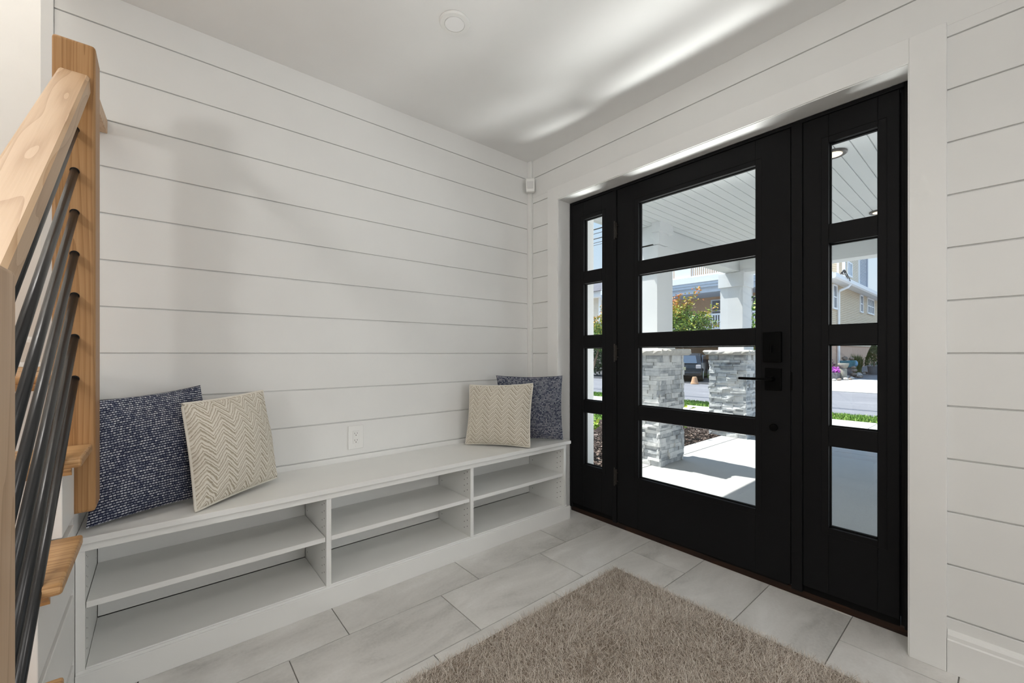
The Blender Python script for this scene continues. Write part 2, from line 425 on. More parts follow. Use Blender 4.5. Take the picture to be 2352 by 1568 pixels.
M['teal'] = paint('teal_glazed_pottery', (.035, .15, .19), .35, .5, .2)
M['tealblue'] = paint('blue_glazed_pottery', (.10, .23, .36), .35, .5, .2)
M['boulder'] = paint('brown_grey_boulder', (.22, .18, .15), .9, .1, .35, .6, 9)
M['paleboulder'] = paint('pale_border_rock', (.46, .43, .40), .9, .1, .3, .6, 9)
M['pot'] = paint('dark_grey_pot', (.10, .105, .115), .7, .2, .15)
M['terracotta'] = paint('terracotta_pot', (.46, .27, .16), .85, .15, .1)
M['carblack'] = paint('black_car_paint', (.010, .011, .014), .16, .6, .02)
M['carsilver'] = paint('silver_blue_car_paint', (.20, .26, .33), .22, .6, .02)
M['carglass'] = paint('car_glass', (.05, .07, .10), .05, .8, .02)
M['tyre'] = paint('tyre_rubber', (.012, .012, .012), .85, .1)
M['rim'] = paint('alloy_rim', (.45, .46, .48), .3, .5)
M['taillight'] = paint('tail_lamp_plastic', (.62, .55, .52), .25, .5)
M['plate'] = paint('licence_plate', (.55, .50, .32), .5, .3)
M['cable'] = paint('black_cable', (.012, .013, .016), .6, .2)

# ------------------------------------------------------------------ constants of the place
XW, YW, ZC, H = 2.036, 2.215, 2.438, 1.067      # door wall, bench wall, ceiling, camera height
G0, GP, GAP = 1.068, .178, .0052                # shiplap joints
joints = [G0 + GP*k for k in range(-6, 8)]
DY0, DY1, DZ = .224, 1.918, 2.088               # door opening

# ------------------------------------------------------------------ camera
cam = bpy.data.cameras.new('camera'); co = bpy.data.objects.new('camera', cam); COL.objects.link(co)
co.location = (0, 0, H)
F = 958.405
cam.sensor_fit = 'HORIZONTAL'; cam.sensor_width = 36; cam.lens = 36*F/2352
cam.shift_y = (812-784)/2352
fw = Vector((.6454972, .7637626, 0)); rt = Vector((.7637626, -.6454972, 0)); up = Vector((0, 0, 1))
co.rotation_euler = Matrix((rt, up, -fw)).transposed().to_euler()
cam.clip_start = .02; cam.clip_end = 400
S.camera = co

# ------------------------------------------------------------------ room shell
def shiplap_ranges(z0, z1):
    ed = [z0] + [j for j in joints if z0 + .01 < j < z1 - .01] + [z1]
    out = []
    for i in range(len(ed)-1):
        a = ed[i] + (GAP/2 if i > 0 else 0); b = ed[i+1] - (GAP/2 if i < len(ed)-2 else 0)
        out.append((a, b))
    return out

mb = MB()
mb.box(-.29, XW+.3, YW+.009, YW+.115, 0, ZC)
for a, b in shiplap_ranges(0, ZC): mb.box(-.29, XW-.0195, YW, YW+.010, a, b)
tag(mb.build('wall_left', M['wall'], bevel=.0012, seg=1), 'white shiplap wall behind the storage bench', 'wall', kind='structure')

mb = MB()
mb.box(XW+.009, 2.30, DY1+.006, 12.0, -.3, 4.0)
mb.box(XW+.009, 2.30, -5.0, DY0-.006, -.3, 4.0)
mb.box(XW+.009, 2.30, DY0-.006, DY1+.006, DZ+.006, 4.0)
for a, b in shiplap_ranges(0, ZC):
    if b < 2.178:
        mb.box(XW, XW+.010, 2.010, YW-.036, a, b); mb.box(XW, XW+.010, -5, .13, a, b)
    elif a < 2.178:
        mb.box(XW, XW+.010, -5, YW-.036, 2.176, b); mb.box(XW, XW+.010, 2.010, YW-.036, a, 2.176); mb.box(XW, XW+.010, -5, .13, a, 2.176)
    else: mb.box(XW, XW+.010, -5, YW-.036, a, b)
tag(mb.build('wall_right', M['wall'], bevel=.0012, seg=1), 'white shiplap wall around the black entry door', 'wall', kind='structure')

# corner stick, wall end strip
mb = MB().box(XW-.0185, XW+.008, YW-.034, YW+.008, 0, ZC)
tag(mb.build('trim_4', M['trim'], bevel=.0015), 'narrow white vertical trim stick in the shiplap corner', 'trim', kind='structure')
mb = MB().box(-.322, -.2905, YW-.006, YW+.115, 0, 5.0)
tag(mb.build('trim_5', M['trim'], bevel=.0015), 'white vertical trim strip at the free end of the bench wall', 'trim', kind='structure')

# ceiling (open over the stairs)
mb = MB()
mb.box(-4.0, 2.30, -3.6, .35, ZC, ZC+.15); mb.box(-4.0, -1.6, .35, 3.1, ZC, ZC+.15)
mb.box(-.29, 2.30, .35, YW+.115, ZC, ZC+.15)
tag(mb.build('ceiling', M['ceil']), 'smooth white ceiling over the entry hall', 'ceiling', kind='structure')

# floor: individual tiles over grout, one object
mb = MB()
mb.box(-4.0, 2.155, -3.6, 3.1, -.12, -.0035, 1)
TW, TL_, g = .3022, .6045, .0019
yj = 1.6105
rows = {}
for k in range(-17, 3):
    y0 = yj - TW + k*TW; y1 = y0 + TW
    xo = .345 + (k)*.2065
    x = xo - TL_*math.ceil((xo+4.0)/TL_)
    while x < 2.155:
        xa, xb = max(x, -4.0), min(x+TL_, 2.155)
        ya, yb = max(y0, -3.6), min(y1, YW)
        if xb - xa > .01 and yb - ya > .01:
            if xb > XW and not (ya > DY0-.12 and yb < DY1+.12):
                pass
            mb.box(xa+g, xb-g, ya+g, yb-g, -.012, 0, 0)
        x += TL_
tag(mb.build('floor', [M['tile'], M['grout']]), 'pale grey cloudy rectangular floor tiles', 'floor', kind='structure')

# unseen sides of the hall
mb = MB().box(-4.0, 2.05, -3.7, -3.6, 0, ZC)
tag(mb.build('wall_rear', M['wall']), 'plain white wall behind the camera', 'wall', kind='structure')
mb = MB().box(-4.1, -4.0, -3.7, 3.1, 0, ZC); mb.box(-4.0, -1.6, 3.1, 3.2, 0, ZC)
tag(mb.build('wall_near', M['wall']), 'plain white side wall of the hall', 'wall', kind='structure')
# stairwell
def wall(name, label, *boxes, cat='wall'):
    mb = MB()
    for b in boxes: mb.box(*b)
    return tag(mb.build(name, M['stairwhite']), label, cat, kind='structure')
wall('wall_far', 'bright white stairwell wall beyond the landing', (-1.6, -.2, 3.0, 3.1, 0, 5.0))
wall('wall_outer', 'white stairwell wall on the far side of the treads', (-1.6, -1.45, .35, 3.0, 0, 5.0))
wall('wall_inner', 'white stairwell wall behind the end of the shiplap wall', (-.29, -.2, YW+.116, 3.0, 0, 5.0))
wall('wall_upper', 'white wall above the hall ceiling over the stairs', (-.29, -.2, .35, YW+.115, ZC+.151, 5.0), (-1.45, -.29, .25, .35, ZC+.151, 5.0))
wall('ceiling_upper', 'white ceiling high above the stairs', (-1.6, -.2, .25, 3.1, 5.0, 5.1), cat='ceiling')
mb = MB()
mb.box(-1.45, -.29, 2.984, 3.0, 1.005, 1.120)
mb.prism([(2.984, 1.120), (3.0, 1.120), (3.0, 1.146), (2.994, 1.146), (2.988, 1.134)], 'x', -1.45, -.29)
mb.prism([(2.970, 1.005), (2.984, 1.005), (2.984, 1.027), (2.978, 1.023)], 'x', -1.45, -.29)
tag(mb.build('baseboard_far', M['trim'], bevel=.001), 'white baseboard with shoe moulding along the stair landing', 'baseboard', kind='structure')
# baseboard right
mb = MB()
mb.prism([(2.036, 0), (2.018, 0), (2.018, .108), (2.022, .112), (2.0225, .124), (2.027, .134), (2.036, .138)], 'y', -5.0, .127)
tag(mb.build('baseboard_right', M['trim']), 'white baseboard with moulded top beside the door casing', 'baseboard', kind='structure')

# casing + jamb lining
XC = 2.017
mb = MB()
mb.box(XC, XW+.004, DY1+.004, 2.012, 0, 2.180); mb.box(XC, XW+.004, .128, DY0-.004, 0, 2.180)
mb.box(XC, XW+.004, DY0-.004, DY1+.004, DZ+.004, 2.180)
XJ = 2.137
mb.box(XC+.005, XJ, DY1, DY1+.012, 0, DZ+.012); mb.box(XC+.005, XJ, DY0-.012, DY0, 0, DZ+.012)
mb.box(XC+.005, XJ, DY0, DY1, DZ, DZ+.012)
tag(mb.build('trim_1', M['trim'], bevel=.0018), 'white flat casing and jamb around the black entry door', 'casing', kind='structure')

# ------------------------------------------------------------------ entry door unit
FX0, FX1 = 2.138, 2.25
LY0, LY1 = .6165, 1.5345           # door leaf
mb = MB()
mb.box(FX0, FX1, DY0, .2455, .03, DZ); mb.box(FX0, FX1, 1.897, DY1, .03, DZ)
mb.box(FX0, FX1, .2455, 1.897, 2.072, DZ)
mb.box(FX0-.004, FX1, .571, .6125, .03, 2.072)       # mullions
mb.box(FX0-.004, FX1, 1.5385, 1.566, .03, 2.072)
mb.box(FX0+.02, FX1, .245, .258, .03, 2.072)
tag(mb.build('trim_2', M['black'], bevel=.002), 'black frame and mullions holding the door and sidelights', 'door frame', kind='structure')
mb = MB()
mb.prism([(2.153, 0), (2.30, 0), (2.30, .012), (2.20, .034), (2.158, .034), (2.153, .028)], 'y', DY0, DY1)
tag(mb.build('trim_3', M['sill']), 'dark brown wood threshold under the black entry door', 'threshold', kind='structure')
# exterior jamb trim
mb = MB()
mb.box(2.252, 2.335, 1.872, 2.03, -.12, 2.2); mb.box(2.252, 2.335, .11, .232, -.12, 2.2); mb.box(2.252, 2.335, .232, 1.872, 2.1, 2.2)
mb.box(2.234, 2.252, 1.885, 1.93, -.1, 2.1)
tag(mb.build('trim_6', M['ext_white'], bevel=.002), 'white outdoor brickmould around the entry door', 'trim', kind='structure')

PZ_ = [(.338+.4235*i, .681+.4235*i) for i in range(4)]
def glazed_panel(root, y0, y1, z0, z1, ay0, ay1, pname):
    """stile-and-rail panel with four openings, glass and gasket; X from FX0 to FX0+.045"""
    x0, x1 = FX0+.001, FX0+.046
    mb = MB()
    mb.box(x0, x1, y0, ay0, z0, z1); mb.box(x0, x1, ay1, y1, z0, z1)
    zs = [z0] + [q for p in PZ_ for q in p] + [z1]
    for i in range(0, 10, 2): mb.box(x0, x1, ay0, ay1, zs[i], zs[i+1])
    # raised moulding line around the glazed field
    e = .028
    for (a, b, c, d) in ((ay0-e, ay0-e+.004, PZ_[0][0]-e, PZ_[3][1]+e), (ay1+e-.004, ay1+e, PZ_[0][0]-e, PZ_[3][1]+e)):
        mb.box(x0-.0018, x0+.002, a, b, c, d)
    mb.box(x0-.0018, x0+.002, ay0-e, ay1+e, PZ_[3][1]+e-.004, PZ_[3][1]+e)
    mb.box(x0-.0018, x0+.002, ay0-e, ay1+e, PZ_[0][0]-e, PZ_[0][0]-e+.004)
    mb.build(pname, M['black'], root, bevel=.0022)
    gk = MB()
    for a, b in PZ_:
        t = .0045; gx0, gx1 = x0+.020, x0+.034
        gk.box(gx0, gx1, ay0, ay0+t, a, b); gk.box(gx0, gx1, ay1-t, ay1, a, b)
        gk.box(gx0, gx1, ay0+t, ay1-t, a, a+t); gk.box(gx0, gx1, ay0+t, ay1-t, b-t, b)
    gk.build('gasket', M['gasket'], root)
    gl = MB()
    for a, b in PZ_: gl.box(x0+.024, x0+.030, ay0+.003, ay1-.003, a+.003, b-.003)
    gl.build('glass', M['glass'], root)

door = thing('door_1', 'black entry door with four wide glass panes', 'door', (2.16, 1.0755, .04), kind='structure')
glazed_panel(door, LY0, LY1, .042, 2.068, .760, 1.388, 'door_leaf')
mb = MB().box(FX0+.004, FX0+.02, LY0+.01, LY1-.01, .034, .052)
mb.build('door_sweep', M['gasket'], door)
xf = FX0+.001
# deadbolt
mb = MB().box(xf-.020, xf+.001, .648, .723, 1.028, 1.166)
db = mb.build('deadbolt', M['hard'], door, bevel=.004, seg=3)
mb = MB().box(xf-.032, xf-.020, .682, .690, 1.072, 1.105)
mb.build('thumb_turn', M['hard'], db, bevel=.003)
mb = MB().box(xf-.012, xf+.001, .650, .716, .900, 1.001)
hs = mb.build('lever_handle', M['hard'], door, bevel=.003, seg=3)
pts = [(xf-.010, .684, .952), (xf-.052, .684, .952)]
mb = MB().tube(pts, .011, 14)
mb.box(xf-.062, xf-.047, .672, .812, .946, .958)
mb.build('lever', M['hard'], hs, bevel=.002)
mb = MB()
vs = []
mb.tube([(xf+.001, .681, .732), (xf-.014, .681, .732)], .0165, 20)
mb.build('round_latch_button', M['hard'], door, bevel=.003)
for zc in (1.822, 1.072, .315):
    mb = MB()
    for i in range(5): mb.tube([(FX0-.012, 1.5445, zc-.050+.020*i+.0006), (FX0-.012, 1.5445, zc-.050+.020*i+.0194)], .0045, 12)
    mb.tube([(FX0-.012, 1.5445, zc+.05), (FX0-.012, 1.5445, zc+.055)], .0042, 10)
    mb.tube([(FX0-.012, 1.5445, zc-.055), (FX0-.012, 1.5445, zc-.05)], .0042, 10)
    mb.box(FX0-.010, FX0+.0005, 1.534, 1.5425, zc-.046, zc+.046)
    mb.box(FX0-.007, FX0+.0005, 1.523, 1.534, zc+.024, zc+.027); mb.box(FX0-.007, FX0+.0005, 1.523, 1.534, zc-.027, zc-.024)
    tag(mb.build('hinge', M['hinge'], door, bevel=.0006, seg=1), 'brushed grey hinge knuckle')
mb = MB().box(FX0-.0065, FX0-.0035, .608, .6135, .905, .985)
# strike plate belongs to the frame, shown on its edge
sp_ = mb.build('strike_plate', M['hard'], door, bevel=.001)

w1 = thing('window_1', 'narrow black sidelight window beside the hinges, next to the bench', 'window', (2.16, 1.73, .04), kind='structure')
glazed_panel(w1, 1.568, 1.895, .06, 2.069, 1.649, 1.801, 'sidelight_panel')
w2 = thing('window_2', 'wider black sidelight window beside the door handle', 'window', (2.16, .41, .04), kind='structure')
glazed_panel(w2, .2595, .569, .06, 2.069, .322, .4785, 'sidelight_panel')
mb = MB()
mb.box(FX0+.012, FX0+.03, 1.568, 1.895, .032, .062); mb.build('bottom_rail', M['gasket'], w1)
mb = MB()
mb.box(FX0+.012, FX0+.03, .2595, .569, .032, .062); mb.build('bottom_rail', M['gasket'], w2)

# ------------------------------------------------------------------ storage bench
bench = thing('storage_bench', 'white built-in storage bench with open shelf cubbies under the shiplap wall', 'bench', (.9, 2.0, 0))
BX0, BX1 = -.196, 2.003
mb = MB()
mb.prism([(BX0, 1.815), (2.034, 1.815), (2.034, 1.905), (2.013, 1.905), (2.013, YW-.001), (BX0, YW-.001)], 'z', .485, .505)
mb.build('seat_top', M['bench'], bench, bevel=.0015)
mb = MB().box(BX0, BX1, 1.828, 1.846, .459, .484)
mb.build('apron', M['bench'], bench, bevel=.001)
mb = MB()
mb.box(BX0, 2.034, 1.822, 1.838, 0, .084); mb.box(BX0, 2.010, 1.830, 1.846, .0, .092)
mb.build('plinth', M['bench'], bench, bevel=.0015)
def side(name, x0, x1, faces):
    mb = MB().box(x0, x1, 1.832, 2.19, .0, .4845)
    for fx, d in faces:
        for zz0, zz1 in ((.125, .265), (.320, .455)):
            n = 5 if zz0 < .2 else 5
            for i in range(n):
                z = zz0 + .006 + .032*i
                for y, off in ((1.862, 0), (1.890, -.014), (2.125, -.01)):
                    if y > 2 and i in (1, 2, 3): continue
                    r = .0028; zc = z + off + .012
                    if not zz0 - .01 < zc < zz1: continue
                    vs = [(fx+d*.0004, y+r*math.cos(a*math.pi/4), zc+r*math.sin(a*math.pi/4)) for a in range(8)]
                    mb.add(vs, [tuple(range(8)) if d > 0 else tuple(range(7, -1, -1))], 1)
    return mb.build(name, [M['bench'], M['hole']], bench)
side('side_panel', BX0, BX0+.021, [(BX0+.021, 1)])
side('divider', .533, .5525, [(.533, -1), (.5525, 1)])
side('divider', 1.2605, 1.280, [(1.2605, -1), (1.280, 1)])
side('side_panel', 1.984, 2.003, [(1.984, -1)])
cells = [(BX0+.022, .532), (.5535, 1.2595), (1.281, 1.983)]
for a, b in cells:
    MB().box(a+.001, b-.001, 1.838, 2.157, .279, .298).build('shelf', M['bench'], bench, bevel=.001)
    MB().box(a, b, 1.836, 2.157, .078, .0965).build('bottom_shelf', M['bench'], bench, bevel=.001)
    MB().box(a+.001, b-.001, 2.158, 2.168, .099, .484).build('back_panel', M['bench'], bench, bevel=.001)

# ------------------------------------------------------------------ cushions
def cushion(name, label, BL, BR, TR, TL, T, mats, seed, wr=.006, pipe=None, pinch=.055, group=None, seam=None, flat_back=.8):
    BL, BR, TR, TL = (Vector(p) for p in (BL, BR, TR, TL))
    root = thing(name, label, 'pillow', (BL+BR)/2, group)
    nrm = ((BR-BL).cross(TL-BL)).normalized()
    if nrm.dot(Vector((-.64, -.76, .1))) < 0: nrm = -nrm
    n = 34
    rg = random.Random(seed); ph = [rg.uniform(0, 6.28) for _ in range(8)]
    def base(s, t):
        ss = s*(1 - pinch*(1-t*t)**1.0*abs(s)**2); tt = t*(1 - pinch*(1-s*s)**1.0*abs(t)**2)
        u, v = (ss+1)/2, (tt+1)/2
        return BL*(1-u)*(1-v) + BR*u*(1-v) + TR*u*v + TL*(1-u)*v
    def thick(s, t):
        k = max(0, (1-s*s))*max(0, (1-t*t))
        e = T*(k**.36)*(.55+.45*k)
        # creases running in from the corners and soft lumps
        for cxs, cys, p in ((1, 1, 0), (-1, 1, 2), (1, -1, 4), (-1, -1, 5)):
            dx, dy = s-cxs, t-cys
            d = math.hypot(dx, dy); a = math.atan2(dy, dx)
            e += wr*1.5*math.exp(-d*2.6)*math.sin(9*a+ph[p])*min(1, k*7)
        e += wr*min(1, k*4)*(math.sin(3.1*s+ph[1])*math.sin(2.7*t+ph[3]) + .5*math.sin(6*t+2*s+ph[6]))
        return max(e, .0)
    mb = MB(); uv = []
    for sd in (1, -1):
        b0 = len(mb.v)
        for j in range(n+1):
            for i in range(n+1):
                s, t = -1+2*i/n, -1+2*j/n
                s, t = math.sin(s*math.pi/2)*.35+s*.65, math.sin(t*math.pi/2)*.35+t*.65
                p = base(s, t) + nrm*sd*thick(s, t)*(1 if sd > 0 else flat_back)
                mb.v.append(tuple(p)); uv.append(((s+1)/2, (t+1)/2))
        for j in range(n):
            for i in range(n):
                q = (b0+j*(n+1)+i, b0+j*(n+1)+i+1, b0+(j+1)*(n+1)+i+1, b0+(j+1)*(n+1)+i)
                mb.f.append(q if sd > 0 else q[::-1]); mb.m.append(0 if sd > 0 else 1)
    mb.uv = uv
    cov = mb.build('cushion_cover', mats, root, smooth=True)
    if pipe:
        loop = []
        for i in range(40): loop.append(base(-1+2*i/40, -1))
        for i in range(40): loop.append(base(1, -1+2*i/40))
        for i in range(40): loop.append(base(1-2*i/40, 1))
        for i in range(40): loop.append(base(-1, 1-2*i/40))
        MB().tube(loop, .0048, 8, closed=True).build('piping', pipe, root, smooth=True)
    return root
cushion('throw_pillow', 'large navy woven pillow half hidden behind the oak stair post',
        (-.178, 1.880, .513), (.20, 2.035, .512), (.129, 2.150, .937), (-.168, 2.03, .905), .080, [M['navy'], M['navy']], 3, .007, None, .04)
cushion('throw_pillow', 'cream chevron pillow leaning on the navy pillow near the stair post',
        (.098, 1.845, .511), (.392, 2.056, .527), (.345, 2.105, .905), (.063, 1.945, .883), .080, [M['chev'], M['tan']], 9, .006, M['piping'], .03)
cushion('throw_pillow', 'navy woven pillow in the corner beside the entry door',
        (1.69, 2.10, .512), (1.985, 1.838, .512), (2.004, 1.862, .924), (1.645, 2.105, .928), .062, [M['navy'], M['navy']], 14, .006, None, .05)
cushion('throw_pillow', 'cream chevron pillow in front of the navy corner pillow',
        (1.440, 2.145, .513), (1.678, 1.822, .512), (1.782, 1.905, .880), (1.452, 2.118, .874), .066, [M['chev'], M['tan']], 21, .006, M['piping'], .05)

# ------------------------------------------------------------------ wall outlet, motion sensor, ceiling lamp
ot = thing('wall_outlet', 'white duplex outlet on the shiplap above the bench', 'outlet', (.79, YW, .628))
MB().box(.7505, .831, YW-.006, YW, .566, .689).build('cover_plate', M['plastic'], ot, bevel=.003, seg=3)
mb = MB().box(.774, .8075, YW-.008, YW-.004, .594, .661)
rc = mb.build('receptacle', M['plastic'], ot, bevel=.0015)
mb = MB()
for zc in (.645, .609):
    mb.box(.7835, .7853, YW-.0083, YW-.0076, zc-.0005, zc+.0075); mb.box(.7962, .798, YW-.0083, YW-.0076, zc+.0005, zc+.0075)
    mb.tube([(.7908, YW-.0083, zc-.0065), (.7908, YW-.0076, zc-.0065)], .0023, 10)
mb.build('slots', M['hole'], rc)
for zc in (.677, .578):
    MB().tube([(.7908, YW-.0072, zc), (.7908, YW-.0055, zc)], .0032, 12).build('screw', M['plastic'], ot)

ms = thing('motion_sensor', 'small white motion sensor high in the shiplap corner', 'sensor', (2.0, 2.165, 2.248))
cxs, cys = 2.003, 2.168
d = Vector((-.7071, -.7071, 0)); e = Vector((.7071, -.7071, 0))
def obox(mb, c, w, dep0, dep1, z0, z1, mi=0, r=0):
    vs = []
    for z in (z0, z1):
        for a, b in ((-w, dep0), (w, dep0), (w, dep1), (-w, dep1)):
            p = Vector((c[0], c[1], 0)) + e*a + d*b
            vs.append((p.x, p.y, z))
    mb.add(vs, [(3, 2, 1, 0), (4, 5, 6, 7), (0, 1, 5, 4), (1, 2, 6, 5), (2, 3, 7, 6), (3, 0, 4, 7)], mi)
mb = MB(); obox(mb, (cxs, cys), .031, -.004, .030, 2.201, 2.296)
mb.build('housing', M['plastic'], ms, bevel=.007, seg=3)
mb = MB(); obox(mb, (cxs, cys), .021, .028, .0325, 2.222, 2.272)
mb.build('lens', M['plasticgrey'], ms, bevel=.003, seg=2)

cl = thing('ceiling_light', 'round white recessed ceiling light above the entry', 'ceiling light', (.933, 1.472, ZC))
mb = MB().lathe([(.0405, ZC-.0005), (.062, ZC-.0005), (.0625, ZC-.004), (.058, ZC-.009), (.042, ZC-.010), (.0405, ZC-.006)], .933, 1.472, 40)
mb.build('trim_ring', M['plastic'], cl, smooth=False)
mb = MB().lathe([(.0400, ZC-.0005), (.0400, ZC-.0095), (.0385, ZC-.011), (.02, ZC-.0112)], .933, 1.472, 40)
mb.build('lamp_lens', M['lens'], cl, smooth=False)

# ------------------------------------------------------------------ shag rug
rug = thing('shag_rug', 'taupe shag rug with long pile on the tiled floor', 'rug', (1.0, .4, 0))
RX0, RX1, RY0, RY1 = .15, 1.722, -.75, 1.243
mb = MB().box(RX0, RX1, RY0, RY1, .0, .010)
mb.build('rug_backing', M['rugback'], rug)
def fibres():
    n = 230000
    px = RNG.uniform(RX0, RX1, n); py = RNG.uniform(RY0, RY1, n)
    keep = (px*.7637 - py*.6455 > -1.35*(px*.6455+py*.7637)) & (px*.6455+py*.7637 > .25)
    px, py = px[keep], py[keep]
    n = len(px)
    # tufts: pull fibres towards tuft centres and let tufts lean together
    fx = np.sin(px*9+2.1*np.sin(py*7))*.5 + np.sin(py*13+px*5)*.4 + np.sin(px*31+py*17)*.45
    fy = np.cos(py*8+1.7*np.sin(px*6))*.5 + np.sin(px*11-py*9)*.4 + np.sin(py*29-px*13)*.45
    ang = RNG.uniform(0, 2*np.pi, n)
    lean = RNG.uniform(.15, 1.0, n)
    dx = fx*.30 + np.cos(ang)*lean; dy = fy*.30 + np.sin(ang)*lean
    L = RNG.uniform(.018, .033, n)
    patch = .5+.5*np.sin(px*7.3+1.3*np.sin(py*5.1))*np.sin(py*6.1+.8*np.sin(px*9.7))
    up = .80 - .30*patch + RNG.uniform(-.25, .25, n)
    nn = np.sqrt(dx*dx+dy*dy+up*up); dx, dy, up = dx/nn, dy/nn, up/nn
    w = RNG.uniform(.0005, .00095, n)
    wa = RNG.uniform(0, np.pi, n); wx, wy = np.cos(wa)*w, np.sin(wa)*w
    segs = 4
    V = np.zeros((n, segs*2, 3), dtype=np.float32)
    curl = RNG.uniform(-.5, .9, n)
    for k in range(segs):
        t = k/(segs-1)
        h = L*t
        bx = px + dx*h*(1+curl*t*.5); by = py + dy*h*(1+curl*t*.5)
        bz = .009 + up*h*(1-.42*t*np.clip(curl+.3, 0, 1))
        tw = (1-.55*t)
        V[:, 2*k, 0] = bx-wx*tw; V[:, 2*k, 1] = by-wy*tw; V[:, 2*k, 2] = bz
        V[:, 2*k+1, 0] = bx+wx*tw; V[:, 2*k+1, 1] = by+wy*tw; V[:, 2*k+1, 2] = bz
    base = (np.arange(n)*segs*2)[:, None, None]
    q = np.array([[2*k, 2*k+1, 2*k+3, 2*k+2] for k in range(segs-1)])[None]
    Fq = (base+q).reshape(-1)
    me = bpy.data.meshes.new('pile')
    V[:, :, 0] -= 1.0; V[:, :, 1] -= .4
    me.vertices.add(n*segs*2); me.vertices.foreach_set('co', V.ravel())
    nf = n*(segs-1)
    me.loops.add(nf*4); me.loops.foreach_set('vertex_index', Fq.astype(np.int32))
    me.polygons.add(nf); me.polygons.foreach_set('loop_start', np.arange(nf, dtype=np.int32)*4)
    me.polygons.foreach_set('use_smooth', np.ones(nf, dtype=bool))
    me.materials.append(M['fibre']); me.update(calc_edges=True)
    o = bpy.data.objects.new('pile', me); COL.objects.link(o); o.parent = rug
    o['kind'] = 'stuff'
fibres()

# ------------------------------------------------------------------ staircase
TX0, TX1, SX = -1.40, -.150, -.187
st = thing('staircase', 'white staircase with oak treads rising beside the bench', 'staircase', (-.7, 1.3, 0))
mb = MB()
RISE, RUN = .201, .277
nos = [1.23 + (i-3)*RUN for i in range(1, 6)]     # nosing Y of treads 1..4 and landing
for i in range(4):
    mb.box(-1.44, SX, nos[i]+.030, 1.728, 0 if i == 0 else RISE*i - .001, RISE*(i+1)-.027)
mb.box(-1.44, -.236, 1.728, 1.812, 0, 4*RISE-.027)
mb.box(-1.44, -.236, 1.812, 2.19, 0, 4*RISE+.172)
mb.box(-1.44, -.335, 2.19, 2.95, 0, 4*RISE+.172)
mb.build('stringer', M['stairwhite'], st, bevel=.002)
MB().box(-.222, -.1975, 1.80, YW-.001, 0, 4*RISE+.172).build('landing_support', M['stairwhite'], st, bevel=.0015)
def tread(y, z, x1, depth, name):
    mb = MB()
    r = .0125
    prof = [(y+r+r*math.cos(a), z-r+r*math.sin(a)) for a in [math.pi*.5+math.pi*k/8 for k in range(9)]]
    prof += [(y+depth, z-2*r), (y+depth, z)]
    mb.prism(prof, 'x', TX0, x1)
    o = mb.build(name, M['oak_x'], st, bevel=.006, seg=3)
    mb = MB()
    zc = z-.0255
    cove = [(y+.030, zc), (y+.012, zc), (y+.012, zc-.004), (y+.022, zc-.012), (y+.026, zc-.020), (y+.030, zc-.020)]
    mb.prism(cove, 'x', TX0, x1-.020)
    mb.build('cove_moulding', M['oak_x'], o)
    return o
for i in range(4): tread(nos[i], RISE*(i+1), (TX1, TX1, TX1, TX1)[i], RUN+.028 if i < 3 else 1.729-nos[3], 'tread')
tread(nos[4], RISE*5, -.236, .40, 'landing_nosing')
MB().box(TX0, -.335, 2.19, 2.96, RISE*5-.026, RISE*5).build('landing_floor', M['oak_x'], st)

rl = thing('stair_railing', 'oak post railing with round black metal rods and thick handrail', 'railing', (-.187, 1.3, 0))
PX0, PX1 = -.232, -.1435
mb = MB().box(PX0, PX1, 1.731, 1.852, .603, 1.972)
tag(mb.build('newel_post', M['oak_z'], rl, bevel=.009, seg=3), 'golden oak newel post')
mb = MB().box(PX0, PX1, .745, .840, .204, 1.175)
tag(mb.build('newel_post', M['newel'], rl, bevel=.007, seg=3), 'pale wood newel post nearest the camera')
# handrail: sloped slab
def zr(y): return 1.880 - SL*(1.731-y)
mb = MB()
ya, yb, th = .62, 1.7315, .052
xa, xb = -.2195, -.1555
vs = []
for y in (ya, yb):
    z = zr(y)
    vs += [(xa, y, z-th), (xb+.002, y, z-th), (xb, y, z-.006), (xb-.006, y, z), (xa+.006, y, z), (xa, y, z-.006)]
fs = [(5, 4, 3, 2, 1, 0), (6, 7, 8, 9, 10, 11)] + [(i, (i+1) % 6, 6+(i+1) % 6, 6+i) for i in range(6)]
mb.add(vs, fs)
mb.build('handrail', M['rail'], rl, bevel=.003)
mb = MB()
vs = []
for y, z in ((1.850, 1.905), (YW-.002, 1.962)):
    vs += [(-.215, y, z-.056), (-.151, y, z-.056), (-.151, y, z-.008), (-.158, y, z), (-.208, y, z), (-.215, y, z-.008)]
mb.add(vs, fs)
mb.build('handrail', M['rail'], rl, bevel=.002)
for k in range(7):
    z0 = 1.7127 - .1198*k
    MB().tube([(-.1865, 1.733, z0), (-.1865, .838, z0-SL*.895)], .0090, 16).build('rod', M['rod'], rl, smooth=True)
    mb = MB().tube([(-.1865, 1.7312, z0), (-.1865, 1.7296, z0)], .0104, 16)
    mb.build('rod_socket', M['hole'], rl)

